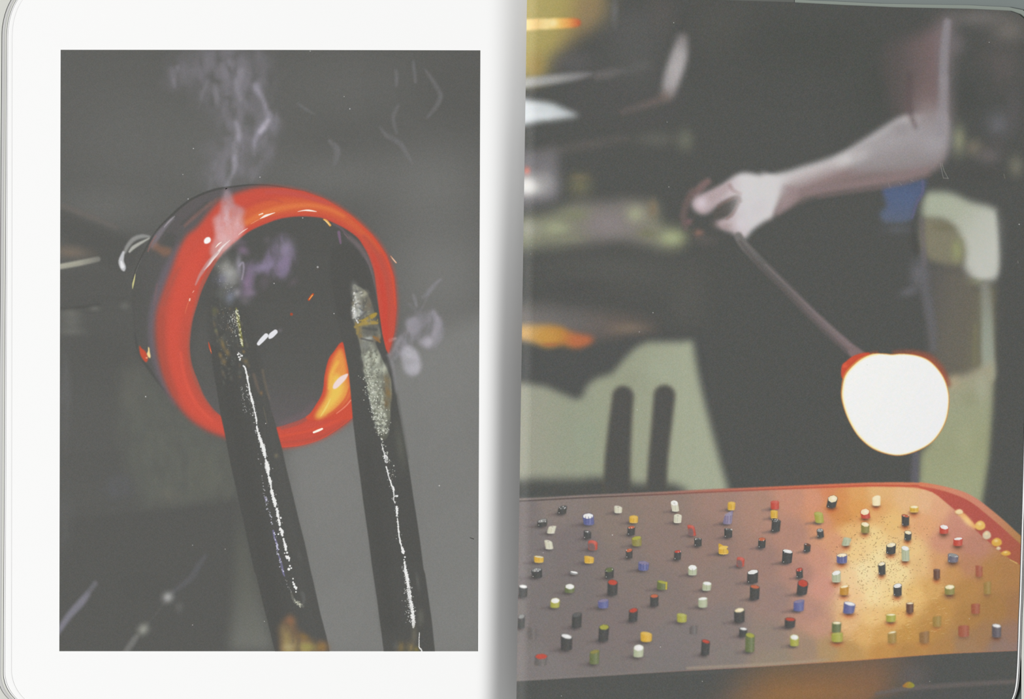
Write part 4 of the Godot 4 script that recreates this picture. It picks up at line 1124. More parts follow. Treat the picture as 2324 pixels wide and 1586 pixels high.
func print_piece(a: Array) -> void:
	var x: float = a[0]
	var y: float = a[1]
	var w: float = a[2]
	var h: float = a[3]
	var blur: float = a[8]
	var body := ink_of(a[5])
	var top := ink_of(a[6])
	var low := y + h * 0.5
	var faint: bool = a[5].begins_with("faint")
	# the printed shade beside the piece belongs to the picture
	if x > 1880.0:
		blot(x - 1, low + 4, w * 0.62, 9, rgb(190, 104, 66) if x < 2140.0 else rgb(140, 100, 78), 0.25 if faint else 0.75)
		blot(x - 1, low + 1, w * 0.55, 5, rgb(96, 74, 64), 0.3 if faint else 0.85)
	elif not faint:
		stroke([x - a[4] * 0.5, low - 1, w * 0.34, x - w * 1.5, low + 2, w * 0.16], 6 + blur, rgb(108, 98, 98), 0.5)
		blot(x - w * 0.22 - a[4] * 0.5, low, w * 0.62, 5.5 + blur * 0.4, rgb(88, 84, 83), 0.9)
	var shape := piece_outline(a)
	ink(shape, blur, [Vector2(x - w * 0.5, y), Vector2(x + w * 0.5, y), [body.darkened(0.08), body, body.lightened(0.12 if a[5] != "black" else 0.03), body.darkened(0.03)]], 0.85 if faint else 1.0)
	var tc := Vector2(x + a[4] * 0.5, y - h * 0.5 + a[7])
	var lid := PackedVector2Array()
	var slant := sin(a[0] * 12.9 + a[1] * 7.7) * (0.22 if a[7] < 6 else 0.1)
	for i in 14:
		var rough := 1.0 + 0.06 * sin(i * 2.7 + a[0])
		lid.append(tc + Vector2(cos(TAU * i / 14.0) * w * 0.46 * rough, sin(TAU * i / 14.0) * a[7] * rough + cos(TAU * i / 14.0) * w * 0.46 * slant))
	if a[6] != a[5]:
		ink(lid, maxf(blur * 0.8, 1.2), top, 0.95)
		if a[6] == "white" or a[6] == "ivory":
			blot(tc.x + w * 0.1, tc.y - 0.5, w * 0.3, a[7] * 0.7, Color.WHITE.lerp(top, 0.4), 0.7)
	elif not faint:
		ink(lid, maxf(blur, 1.4), top.lightened(0.2), 0.55)
	if blur < 2.0:
		if a[5] == "black" or a[5] == "steel":
			for i in (6 if a[6] == "black" or a[6] == "grey" or a[6] == "white" else 3):
				dot(tc.x + rng.randf_range(-0.45, 0.45) * w, tc.y + rng.randf_range(-0.6, 0.9) * a[7], rng.randf_range(0.5, 1.3), rgb(222, 222, 218), 0.9)
			dot(x - w * 0.36, low - 3, 1.1, rgb(212, 212, 210), 0.8)
		elif a[5] == "blue" or a[5] == "violet":
			for i in 3:
				stroke([x + (i - 1) * w * 0.28, y - h * 0.2, 1.4, x + (i - 1) * w * 0.28 - a[4] * 0.3, y + h * 0.38, 1.2], 1.6, body.darkened(0.16), 0.7)
		elif a[5] == "cream" or a[5] == "pale green" or a[5] == "yellow":
			stroke([x, y - h * 0.1, 1.6, x - a[4] * 0.4, y + h * 0.4, 1.6], 2.4, body.darkened(0.12), 0.6)
			stroke([x - w * 0.4, low - 1, 1.2, x + w * 0.4, low - 1, 1.2], 1.4, body.lightened(0.4), 0.6)
			if a[5] == "cream":
				blot(tc.x, tc.y, 2.5, 1.2, rgb(150, 146, 136), 0.8)
		if a[5] == "red" and x < 1700.0:
			ink(loop([x - w * 0.5, y - h * 0.15, x + w * 0.12, y - h * 0.12, x + w * 0.22, low, x - w * 0.36, low], 3), 2.4, rgb(122, 108, 106), 0.9)
		if a[5] == "green":
			stroke([x + w * 0.4, y - h * 0.3, 4, x + w * 0.38, y + h * 0.4, 4], 2, rgb(196, 180, 78), 0.9)


func print_right() -> void:
	new_plate(1165, -24, 1180, 1670, rgb(85, 86, 83))
	# workshop behind, far out of focus
	for b in [[1440, 60, 90, 60, 93, 93, 91], [1420, 220, 170, 90, 88, 88, 86], [1640, 60, 90, 80, 90, 90, 86], [1820, 100, 190, 90, 80, 82, 78], [1990, 200, 80, 140, 80, 82, 78], [1390, 620, 220, 60, 93, 93, 89], [1560, 680, 60, 90, 92, 92, 88], [1310, 650, 90, 26, 84, 84, 82]]:
		blot(b[0], b[1], b[2], b[3], rgb(b[4], b[5], b[6]), 0.9)
	ink(pts([1150, -40, 1372, -40, 1388, 20, 1372, 52, 1322, 72, 1282, 110, 1252, 140, 1236, 172, 1150, 190]), 38, [Vector2(1200, 40), Vector2(1380, 90), [rgb(181, 167, 108), rgb(172, 158, 98), rgb(150, 130, 92), rgb(132, 122, 98)]])
	blot(1215, 150, 26, 40, rgb(166, 142, 88), 0.8)
	blot(1330, 25, 26, 50, rgb(146, 128, 100), 0.6)
	blot(1395, 26, 10, 40, rgb(112, 112, 112), 0.8)
	ink(loop([1170, 46, 1240, 42, 1300, 41, 1316, 46, 1317, 56, 1306, 62, 1270, 65, 1230, 67, 1170, 68], 4), 6, [Vector2(1190, 55), Vector2(1318, 52), [rgb(248, 226, 164), rgb(240, 206, 140), rgb(246, 222, 156), rgb(240, 200, 116), rgb(228, 158, 88), rgb(190, 92, 66)]])
	blot(1256, 52, 12, 10, rgb(248, 232, 176), 0.8)
	stroke([1170, 190, 24, 1240, 182, 22, 1310, 172, 18, 1340, 168, 8], 17, [Vector2(1190, 186), Vector2(1340, 168), [rgb(180, 180, 176), rgb(158, 158, 156), rgb(128, 126, 127)]], 0.95)
	stroke([1355, 172, 14, 1385, 166, 18, 1412, 160, 8], 24, rgb(124, 119, 117), 0.8)
	stroke([1425, 160, 14, 1452, 150, 22, 1470, 146, 14], 28, rgb(110, 110, 106), 0.7)
	ink(loop([1160, 224, 1205, 228, 1250, 234, 1282, 247, 1314, 262, 1280, 269, 1230, 275, 1160, 282], 4), 15, [Vector2(1190, 255), Vector2(1310, 262), [rgb(216, 220, 222), rgb(206, 212, 214), rgb(176, 180, 182)]])
	blot(1215, 260, 60, 11, rgb(222, 226, 228), 0.7)
	stroke([1548, 90, 26, 1540, 130, 38, 1526, 175, 38, 1516, 212, 30], 24, [Vector2(1548, 85), Vector2(1512, 225), [rgb(136, 131, 130), rgb(176, 171, 171), rgb(186, 180, 180), rgb(174, 168, 168), rgb(128, 120, 117)]], 0.98)
	stroke([1508, 222, 18, 1470, 236, 12, 1412, 254, 4], 26, rgb(120, 107, 102), 0.8)
	blot(1555, 318, 24, 30, rgb(113, 114, 102), 0.9)
	blot(1490, 316, 60, 24, rgb(102, 102, 96), 0.8, 0)
	blot(1440, 120, 80, 90, rgb(96, 96, 94), 0.7)
	blot(1300, 140, 60, 30, rgb(100, 98, 98), 0.7)
	blot(1500, 30, 40, 60, rgb(96, 93, 90), 0.7)
	stroke([1210, 352, 8, 1300, 334, 12, 1350, 326, 14, 1420, 312, 6], 36, rgb(108, 102, 98), 0.75)
	# pale lamp shape by the gutter
	ink(loop([1160, 352, 1210, 348, 1262, 340, 1266, 380, 1270, 440, 1240, 460, 1160, 460]), 24, rgb(124, 121, 124), 0.9)
	blot(1196, 388, 10, 12, rgb(204, 120, 106), 0.9)
	blot(1196, 420, 46, 28, rgb(226, 224, 220), 1.0)
	blot(1236, 416, 30, 34, rgb(160, 158, 158), 0.85)
	blot(1200, 425, 30, 18, rgb(228, 226, 222), 0.8)
	blot(1316, 420, 34, 32, rgb(116, 114, 92), 0.9)
	blot(1315, 402, 24, 10, rgb(122, 112, 92), 0.7)
	# yellow-green bench
	ink(loop([1150, 505, 1240, 486, 1300, 462, 1360, 458, 1440, 456, 1490, 462, 1492, 486, 1500, 510, 1552, 522, 1556, 548, 1520, 566, 1460, 552, 1400, 544, 1290, 556, 1150, 560]), 28, [Vector2(1200, 520), Vector2(1540, 520), [rgb(142, 144, 122), rgb(136, 136, 118), rgb(132, 126, 122), rgb(136, 132, 122), rgb(148, 152, 120)]], 0.95)
	for b in [[1262, 518, 40, 22, 160, 164, 134], [1200, 520, 30, 22, 158, 158, 144], [1310, 488, 40, 18, 130, 132, 108], [1378, 508, 60, 34, 140, 132, 132], [1442, 486, 26, 24, 164, 166, 138], [1482, 474, 14, 26, 132, 118, 98], [1524, 540, 30, 18, 164, 172, 134], [1470, 530, 26, 14, 122, 122, 98], [1290, 540, 40, 12, 132, 132, 114]]:
		blot(b[0], b[1], b[2], b[3], rgb(b[4], b[5], b[6]), 0.85)
	# lower bench with the orange glow
	ink(pts([1150, 690, 1290, 700, 1440, 720, 1500, 740, 1470, 765, 1300, 770, 1150, 760]), 34, [Vector2(1190, 720), Vector2(1500, 740), [rgb(130, 124, 120), rgb(114, 110, 108), rgb(112, 102, 96), rgb(108, 98, 92)]], 0.9)
	blot(1424, 745, 50, 16, rgb(126, 113, 100), 0.85)
	ink(pts([1150, 795, 1300, 798, 1440, 762, 1580, 755, 1620, 1130, 1150, 1130]), 16, rgb(84, 85, 83), 0.95)
	ink(loop([1160, 742, 1210, 737, 1268, 740, 1300, 754, 1345, 764, 1340, 780, 1306, 790, 1276, 782, 1244, 788, 1212, 778, 1160, 762], 4), 15, [Vector2(1195, 755), Vector2(1345, 775), [rgb(206, 168, 112), rgb(198, 152, 84), rgb(190, 138, 72), rgb(184, 112, 76), rgb(176, 106, 78)]])
	blot(1310, 774, 26, 11, rgb(188, 112, 76), 0.8)
	blot(1240, 764, 26, 12, rgb(198, 150, 76), 0.8)
	blot(1250, 782, 24, 6, rgb(172, 106, 76), 0.6)
	# the pale green floor
	ink(pts([1150, 868, 1190, 870, 1236, 876, 1306, 906, 1322, 902, 1331, 877, 1352, 859, 1391, 848, 1419, 812, 1444, 788, 1468, 777, 1572, 774, 1582, 839, 1594, 894, 1614, 972, 1634, 1047, 1654, 1116, 1620, 1130, 1150, 1130]), 16, [Vector2(1190, 1000), Vector2(1640, 1000), [rgb(160, 160, 144), rgb(154, 158, 138), rgb(156, 160, 138), rgb(158, 162, 140), rgb(166, 171, 148), rgb(168, 173, 150)]])
	blot(1330, 990, 40, 60, rgb(152, 162, 142), 0.6)
	blot(1500, 840, 60, 40, rgb(166, 172, 150), 0.7)
	blot(1430, 860, 40, 30, rgb(152, 156, 134), 0.7)
	ink(pts([1150, 1090, 1250, 1086, 1378, 1084, 1440, 1096, 1530, 1098, 1560, 1112, 1560, 1140, 1150, 1140]), 20, rgb(85, 86, 83))
	for s in [[1414, 900, 46, 1408, 960, 50, 1402, 1040, 56, 1400, 1110, 60], [1508, 898, 46, 1502, 960, 44, 1494, 1040, 42, 1490, 1110, 44]]:
		stroke(s, 22, rgb(112, 104, 88), 0.6)
		stroke(s, 16, rgb(86, 86, 83))
	# right of the figure
	for b in [[2224, 40, 90, 26, 116, 112, 109], [2290, 70, 50, 34, 120, 115, 110], [2172, 100, 26, 30, 106, 102, 102], [2269, 150, 60, 60, 100, 95, 93], [2200, 215, 40, 60, 78, 80, 77], [2235, 190, 30, 60, 84, 85, 82], [2268, 282, 34, 36, 109, 109, 113], [2176, 318, 20, 40, 144, 146, 120], [2210, 335, 26, 24, 122, 116, 102], [2245, 352, 34, 24, 110, 104, 103], [2262, 320, 24, 18, 92, 90, 88], [2306, 378, 22, 30, 120, 119, 106], [2220, 398, 70, 20, 82, 82, 79], [2300, 250, 24, 60, 94, 92, 92]]:
		blot(b[0], b[1], b[2], b[3], rgb(b[4], b[5], b[6]), 0.85)
	ink(loop([2100, 441, 2130, 434, 2165, 440, 2204, 458, 2250, 470, 2272, 492, 2276, 540, 2272, 600, 2262, 632, 2222, 642, 2190, 622, 2178, 560, 2150, 506, 2096, 496]), 17, [Vector2(2110, 470), Vector2(2240, 580), [rgb(172, 178, 158), rgb(176, 180, 162), rgb(190, 192, 180), rgb(196, 197, 188)]])
	ink(loop([2092, 500, 2140, 498, 2170, 520, 2190, 560, 2184, 600, 2150, 604, 2096, 580]), 16, rgb(132, 128, 108))
	blot(2138, 517, 32, 10, rgb(120, 116, 94), 0.8)
	blot(2172, 568, 16, 32, rgb(150, 154, 112), 0.85)
	blot(2206, 640, 30, 12, rgb(140, 142, 112), 0.8)
	ink(pts([2100, 600, 2190, 610, 2215, 650, 2262, 645, 2262, 860, 2110, 860]), 22, [Vector2(2110, 700), Vector2(2240, 720), [rgb(100, 98, 94), rgb(110, 105, 96), rgb(112, 108, 96), rgb(122, 118, 98)]], 0.9)
	stroke([2236, 650, 22, 2240, 720, 26, 2242, 800, 30, 2246, 850, 30], 18, [Vector2(2238, 650), Vector2(2246, 840), [rgb(136, 136, 126), rgb(152, 158, 144), rgb(160, 165, 150)]], 0.95)
	stroke([2214, 740, 10, 2212, 820, 12], 14, rgb(124, 120, 96), 0.8)
	ink(pts([2060, 860, 2155, 858, 2200, 846, 2250, 822, 2258, 830, 2254, 930, 2246, 1040, 2234, 1113, 2226, 1160, 2080, 1150, 2088, 1030, 2110, 1004]), 16, [Vector2(2130, 860), Vector2(2180, 1100), [rgb(166, 160, 136), rgb(160, 163, 134), rgb(158, 161, 128), rgb(162, 166, 132)]])
	blot(2165, 866, 18, 20, rgb(180, 164, 134), 0.7)
	blot(2200, 905, 26, 26, rgb(150, 152, 122), 0.6)
	blot(2228, 880, 18, 40, rgb(170, 172, 150), 0.7)
	blot(2190, 1000, 26, 50, rgb(168, 170, 138), 0.6)
	ink(pts([2262, 480, 2360, 420, 2360, 1160, 2232, 1160, 2240, 1100, 2250, 1030, 2258, 930, 2263, 820, 2262, 700, 2272, 600]), 12, rgb(86, 87, 84), 0.8)
	# the figure: dark clothes, hip, blue patch, arm
	blot(2085, 622, 24, 40, rgb(113, 112, 117), 0.85)
	blot(2062, 662, 26, 14, rgb(108, 107, 111), 0.8, -20)
	stroke([2094, 570, 10, 2098, 640, 18, 2106, 690, 22, 2116, 750, 18, 2118, 790, 14], 20, rgb(108, 107, 110), 0.8)
	stroke([2092, 500, 12, 2096, 560, 10, 2098, 600, 8], 12, rgb(114, 108, 110), 0.7)
	stroke([2070, 520, 14, 2080, 570, 14], 12, rgb(80, 80, 77), 0.8)
	stroke([2078, 1030, 16, 2076, 1100, 18], 14, rgb(104, 102, 110), 0.85)
	ink(loop([2006, 420, 2040, 412, 2098, 404, 2096, 436, 2080, 460, 2068, 498, 2040, 506, 2006, 504, 1997, 482, 2012, 468, 2003, 434]), 11, [Vector2(2050, 410), Vector2(2040, 510), [rgb(86, 98, 124), rgb(90, 104, 136), rgb(94, 106, 132), rgb(100, 108, 124)]], 0.95)
	stroke([2094, 412, 6, 2094, 436, 6, 2080, 462, 6, 2070, 494, 5], 7, rgb(104, 102, 132), 0.8)
	blot(2040, 520, 40, 16, rgb(98, 100, 104), 0.7)
	ink(loop([2004, 108, 2060, 86, 2110, 66, 2140, 44, 2162, 40, 2160, 120, 2152, 220, 2150, 270, 2100, 290, 2064, 290, 2030, 270, 2012, 200]), 30, [Vector2(2000, 180), Vector2(2150, 180), [rgb(92, 88, 86), rgb(96, 90, 88), rgb(110, 98, 97), rgb(122, 106, 106), rgb(132, 122, 124)]], 0.95)
	stroke([2150, 50, 16, 2144, 110, 20, 2140, 200, 20, 2138, 270, 22], 13, rgb(143, 138, 142), 0.9)
	blot(2108, 215, 26, 50, rgb(124, 108, 106), 0.7)
	blot(2106, 262, 20, 30, rgb(148, 136, 136), 0.8)
	stroke([2064, 170, 10, 2062, 230, 12, 2070, 278, 10], 14, rgb(94, 86, 86), 0.8)
	var arm := loop(FOREARM, 4)
	ink(arm, 13, [Vector2(1800, 360), Vector2(1835, 450), [rgb(214, 210, 210), rgb(214, 210, 210), rgb(186, 176, 176), rgb(146, 128, 127), rgb(130, 116, 113)]])
	ink(loop([1930, 345, 1980, 310, 2036, 275, 2090, 268, 2146, 270, 2146, 350, 2120, 380, 2050, 392, 1980, 388, 1930, 386]), 22, [Vector2(2030, 280), Vector2(2060, 400), [rgb(158, 152, 154), rgb(164, 159, 161), rgb(154, 148, 149), rgb(146, 136, 138)]], 0.9)
	blot(2122, 310, 28, 42, rgb(168, 163, 167), 0.8)
	blot(2044, 292, 26, 20, rgb(150, 144, 145), 0.6)
	ink(pts([2072, 214, 2146, 205, 2150, 340, 2084, 340]), 34, [Vector2(2110, 215), Vector2(2114, 320), [rgb(126, 111, 110), rgb(142, 130, 130), rgb(156, 149, 151), rgb(163, 158, 161)]], 0.95)
	stroke([2143, 180, 18, 2140, 240, 22, 2136, 300, 20], 20, rgb(150, 145, 149), 0.7)
	stroke([2062, 190, 8, 2063, 232, 10, 2068, 262, 10, 2078, 288, 5], 18, rgb(104, 91, 91), 0.75)
	stroke([1830, 436, 14, 1900, 424, 16, 1970, 412, 18, 2040, 402, 18, 2100, 388, 16], 15, rgb(142, 124, 124), 0.8)
	stroke([1860, 446, 8, 1940, 434, 8, 2040, 418, 8, 2110, 396, 8], 12, rgb(122, 108, 107), 0.6)
	blot(1920, 362, 34, 18, rgb(206, 202, 201), 0.9, -20)
	blot(1955, 352, 30, 18, rgb(190, 184, 184), 0.7, -25)
	# the hand
	stroke([1606, 412, 16, 1592, 424, 18, 1576, 440, 16], 12, rgb(130, 110, 108), 0.9)
	stroke([1572, 436, 18, 1558, 462, 16, 1551, 494, 14, 1556, 518, 10], 14, rgb(114, 100, 97), 0.85)
	blot(1563, 503, 11, 10, rgb(124, 102, 102), 0.9)
	blot(1586, 529, 14, 11, rgb(140, 110, 100), 0.95)
	blot(1628, 508, 16, 16, rgb(122, 112, 108), 0.7)
	blot(1600, 545, 40, 16, rgb(100, 96, 92), 0.7)
	var hand := loop(HAND, 4)
	ink(hand, 11, [Vector2(1570, 460), Vector2(1720, 430), [rgb(184, 166, 168), rgb(184, 166, 168), rgb(188, 172, 174), rgb(202, 190, 193), rgb(214, 210, 211), rgb(214, 211, 211)]])
	stroke([1652, 424, 16, 1625, 442, 20, 1606, 452, 22], 14, rgb(182, 164, 166), 0.8)
	blot(1592, 461, 18, 18, rgb(214, 200, 208), 0.95)
	stroke([1632, 468, 8, 1655, 454, 8, 1674, 448, 8, 1680, 456, 7], 9, rgb(132, 112, 106), 0.85)
	stroke([1656, 420, 8, 1664, 432, 8, 1680, 440, 8], 9, rgb(160, 136, 132), 0.6)
	ink(loop([1624, 478, 1640, 464, 1664, 456, 1674, 460, 1666, 474, 1654, 486, 1634, 494, 1620, 492]), 9, rgb(94, 91, 87), 0.95)
	stroke([1676, 460, 6, 1664, 484, 7, 1650, 496, 6], 8, rgb(140, 118, 112), 0.7)
	blot(1690, 470, 34, 30, rgb(214, 211, 213), 0.6)
	blot(1684, 506, 17, 18, rgb(216, 209, 213), 0.95)
	blot(1700, 440, 40, 26, rgb(215, 212, 213), 0.6)
	stroke([1784, 426, 10, 1802, 440, 22, 1788, 458, 24, 1766, 480, 14], 18, rgb(156, 137, 138), 0.85)
	blot(1742, 432, 40, 30, rgb(214, 211, 212), 0.9, 20)
	blot(1722, 474, 36, 26, rgb(210, 204, 207), 0.85, -50)
	blot(1762, 412, 30, 16, rgb(213, 210, 210), 0.8, -15)
	blot(1648, 514, 14, 10, rgb(166, 148, 146), 0.6)
	# blowpipe
	stroke([1676, 536, 18, 1689, 556, 20, 1731, 600, 21, 1785, 653, 21, 1839, 708, 22, 1882, 749, 23, 1925, 787, 24, 1950, 808, 28], 9, [Vector2(1676, 536), Vector2(1950, 808), [rgb(122, 119, 116), rgb(106, 104, 102), rgb(106, 102, 100), rgb(114, 106, 105), rgb(124, 112, 112), rgb(134, 116, 116)]])
	stroke([1680, 548, 6, 1724, 604, 8, 1780, 660, 8, 1832, 715, 8, 1878, 758, 9, 1920, 796, 10], 10, rgb(96, 92, 90), 0.75)
	stroke([1738, 601, 4, 1790, 652, 4, 1845, 706, 5, 1890, 748, 6, 1930, 784, 6], 6, rgb(136, 126, 126), 0.55)
	# the white-hot gather
	stroke([1918, 846, 16, 1935, 826, 18, 1956, 810, 16, 1990, 801, 8], 9, rgb(150, 84, 68), 0.7)
	ink(loop([1940, 806, 1972, 800, 1970, 812, 1940, 834, 1920, 858, 1910, 856, 1910, 832, 1920, 820], 3), 5, rgb(204, 84, 62))
	blot(1918, 830, 7, 7, rgb(222, 104, 78), 0.8)
	stroke([2030, 800, 8, 2070, 801, 14, 2108, 812, 18, 2136, 840, 18, 2152, 872, 12], 14, rgb(154, 90, 72), 0.75)
	stroke([2070, 802, 5, 2106, 813, 6, 2134, 838, 6, 2148, 864, 5], 7, rgb(196, 92, 66), 0.35)
	var ball := loop(BALL, 4)
	stroke([1982, 803, 3, 2007, 803, 3, 2024, 804.5, 3, 2047, 803, 3, 2077, 806, 3, 2103, 815, 3, 2123, 831, 3, 2141, 856, 3, 2151, 884, 3, 2153.5, 911, 3, 2148.5, 947, 3, 2135.5, 977, 3, 2113, 1004.5, 3, 2082, 1022.5, 3, 2047, 1032.5, 3, 2017, 1030.5, 3, 1981, 1017.5, 3, 1951, 992.5, 3, 1931, 962, 3, 1917.5, 931, 3, 1910.5, 901, 4, 1911, 878, 4, 1917, 852, 5, 1932, 832, 5, 1956, 813, 5, 1982, 803, 4], 3, rgb(214, 140, 78), 0.8)
	ink(ball, 1.8, rgb(252, 238, 180))
	var core := PackedVector2Array()
	for v in ball:
		core.append(v + (Vector2(2034, 916) - v).normalized() * (3.6 if v.x < 1990.0 else 2.0))
	ink(core, 2.6, [Vector2(1920, 850), Vector2(2140, 980), [rgb(246, 246, 243), rgb(244, 244, 242), rgb(242, 242, 242)]])
	dot(1968, 828, 0.8, rgb(190, 190, 188), 0.8)

	# below the tray
	ink(pts([1150, 1536, 1231, 1532, 1510, 1515, 1830, 1496, 2080, 1478, 2360, 1464, 2360, 1680, 1150, 1680]), 3, rgb(87, 88, 85))
	ink(pts([1660, 1530, 1760, 1508, 1830, 1500, 1960, 1488, 2066, 1484, 2110, 1496, 2080, 1530, 2040, 1545, 2010, 1640, 1560, 1680, 1640, 1580]), 60, [Vector2(1640, 1560), Vector2(2090, 1520), [rgb(112, 98, 88), rgb(140, 107, 76), rgb(141, 106, 77), rgb(138, 105, 80), rgb(104, 94, 88)]], 0.95)
	blot(1820, 1575, 150, 26, rgb(150, 112, 74), 0.7, -4)
	blot(2075, 1535, 40, 34, rgb(104, 99, 97), 0.7)
	stroke([1990, 1574, 8, 2060, 1562, 10, 2130, 1557, 11, 2220, 1551, 11, 2320, 1546, 10], 9, rgb(111, 104, 101), 0.85)
	ink(pts([1980, 1584, 2060, 1576, 2200, 1566, 2360, 1558, 2360, 1680, 1960, 1680]), 16, rgb(88, 89, 87), 0.9)
	stroke([1490, 1534, 4, 1580, 1528, 6, 1664, 1522, 4], 8, rgb(94, 95, 92), 0.6)
	# the tray
	ink(pts(TRAY), 2.6, [Vector2(1180, 1130), Vector2(2100, 1100), [rgb(138, 128, 123), rgb(140, 127, 121), rgb(150, 122, 112), rgb(184, 116, 99), rgb(206, 118, 90), rgb(212, 120, 90), rgb(214, 132, 98)]])
	stroke([1172, 1138, 4, 1321, 1130, 4, 1510, 1122, 4, 1656, 1115, 4, 1830, 1107.5, 4, 1976, 1102, 4, 2080, 1103, 4], 3, [Vector2(1180, 1130), Vector2(2080, 1100), [rgb(96, 90, 88), rgb(100, 88, 84), rgb(130, 92, 84), rgb(168, 94, 82), rgb(198, 98, 76), rgb(200, 98, 74)]], 0.95)
	ink(loop([2064, 1100, 2110, 1103, 2140, 1109, 2176, 1121, 2206, 1137, 2238, 1161, 2274, 1192, 2330, 1240, 2345, 1300, 2300, 1276, 2262, 1250, 2225, 1220, 2190, 1184, 2160, 1156, 2128, 1126, 2096, 1110], 3), 3, [Vector2(2080, 1105), Vector2(2320, 1270), [rgb(200, 98, 78), rgb(186, 92, 80), rgb(182, 92, 82), rgb(180, 94, 82), rgb(168, 100, 76)]])
	stroke([2090, 1099, 9, 2135, 1107, 10, 2182, 1121, 13, 2214, 1138, 14, 2246, 1163, 15, 2278, 1190, 15, 2304, 1214, 15, 2334, 1240, 15], 5, [Vector2(2090, 1099), Vector2(2320, 1225), [rgb(216, 132, 98), rgb(214, 140, 112), rgb(210, 138, 114), rgb(196, 136, 104), rgb(176, 132, 84)]])
	var field := [[1190, 1160, 128, 120, 118], [1200, 1250, 128, 122, 120], [1260, 1150, 138, 127, 121], [1300, 1240, 127, 118, 116], [1200, 1400, 126, 120, 118], [1300, 1330, 126, 118, 115], [1280, 1440, 126, 118, 115], [1230, 1520, 130, 124, 122], [1400, 1180, 140, 126, 116], [1420, 1300, 134, 122, 116], [1400, 1420, 130, 119, 116], [1370, 1520, 127, 120, 117], [1500, 1150, 146, 128, 118], [1520, 1230, 143, 125, 117], [1500, 1350, 136, 123, 117], [1540, 1460, 131, 123, 121], [1520, 1515, 128, 122, 119], [1640, 1150, 162, 133, 121], [1620, 1220, 150, 126, 116], [1640, 1320, 146, 127, 119], [1650, 1420, 138, 126, 122], [1640, 1500, 136, 127, 122], [1720, 1150, 174, 138, 122], [1730, 1270, 160, 130, 119], [1760, 1360, 156, 131, 122], [1750, 1450, 148, 132, 122], [1760, 1500, 152, 138, 120], [1800, 1130, 198, 146, 124], [1800, 1210, 180, 138, 122], [1820, 1300, 178, 136, 122], [1840, 1390, 184, 142, 126], [1830, 1470, 162, 138, 118],
		[1850, 1130, 214, 152, 122], [1870, 1180, 212, 150, 116], [1880, 1115, 214, 140, 100], [1895, 1165, 210, 142, 88], [1900, 1230, 216, 158, 122], [1860, 1270, 204, 150, 128], [1868, 1330, 208, 152, 134], [1860, 1420, 196, 150, 128], [1880, 1470, 178, 148, 108], [1900, 1130, 216, 148, 92], [1915, 1175, 212, 148, 88], [1950, 1120, 224, 166, 104], [1945, 1150, 222, 160, 94], [2000, 1160, 226, 172, 112], [1990, 1115, 228, 182, 124], [1925, 1205, 232, 186, 124], [1940, 1250, 240, 206, 146], [1980, 1220, 242, 212, 150], [2000, 1270, 244, 222, 166], [1960, 1300, 245, 224, 172], [1930, 1310, 240, 206, 156], [2040, 1300, 243, 218, 160], [2070, 1250, 236, 200, 140], [2020, 1180, 234, 192, 126], [2060, 1130, 230, 186, 136], [2100, 1140, 230, 184, 142], [2100, 1190, 226, 170, 124], [2130, 1150, 226, 172, 134], [2090, 1280, 230, 190, 134], [1980, 1350, 245, 220, 164], [1940, 1360, 240, 200, 150], [2030, 1360, 242, 212, 150], [2080, 1350, 232, 190, 122], [1930, 1410, 228, 184, 132], [1980, 1400, 236, 196, 134], [2040, 1395, 226, 180, 110], [1960, 1440, 222, 176, 112], [2000, 1440, 212, 164, 98], [1930, 1480, 190, 150, 96], [2000, 1480, 196, 146, 84], [2060, 1440, 198, 150, 84], [2060, 1478, 184, 138, 82],
		[2110, 1340, 216, 170, 106], [2130, 1280, 214, 160, 112], [2140, 1230, 208, 150, 124], [2180, 1180, 206, 146, 126], [2170, 1210, 202, 142, 122], [2210, 1240, 190, 136, 116], [2200, 1280, 188, 136, 104], [2160, 1300, 200, 150, 96], [2190, 1340, 184, 138, 84], [2130, 1380, 196, 148, 86], [2110, 1430, 188, 142, 82], [2140, 1470, 178, 134, 84], [2200, 1400, 176, 132, 80], [2250, 1300, 180, 134, 84], [2290, 1300, 176, 130, 84], [2310, 1380, 164, 122, 86], [2260, 1380, 170, 128, 80], [2230, 1440, 164, 126, 90], [2300, 1440, 154, 122, 104], [2190, 1465, 164, 130, 98], [2270, 1465, 148, 124, 112], [2320, 1470, 146, 124, 116]]
	ink(pts(TRAY_FLOOR), 2.4, run_together(field, 1165, 1096, 2345, 1556))
	stroke([1560, 1516, 5, 1664, 1511, 6, 1760, 1506, 6, 1840, 1500, 5, 1880, 1496, 3], 8, rgb(178, 160, 138), 0.6)
	stroke([1172, 1542, 3, 1344, 1532, 3, 1500, 1522, 3], 5, rgb(136, 130, 126), 0.5)
	# pits and bumps of the tray where it shines
	for i in 620:
		var x := 1995.0 + rng.randfn() * 52.0
		var y := 1278.0 + rng.randfn() * 58.0
		if x > 1890 and x < 2130 and y > 1170 and y < 1400:
			var dx := rng.randf_range(0.2, 2.2)
			stroke([x, y, rng.randf_range(0.8, 1.7), x + dx, y + rng.randf_range(-1.2, 1.2), 0.8], 1.6, rgb(122, 92, 62), rng.randf_range(0.3, 0.75))
	for i in 260:
		var x := rng.randf_range(1900, 2150)
		var y := rng.randf_range(1345, 1462) - (x - 2000) * 0.16
		stroke([x, y, 1.5, x + rng.randf_range(3, 8), y - rng.randf_range(0, 2), 1.2], 2.6, rgb(186, 134, 74) if i % 2 == 0 else rgb(250, 220, 160), rng.randf_range(0.15, 0.4))
	for i in 300:
		var x := rng.randf_range(1850, 2150)
		var y := rng.randf_range(1190, 1400)
		dot(x, y, rng.randf_range(0.4, 0.9), rgb(170, 110, 80), 0.4)
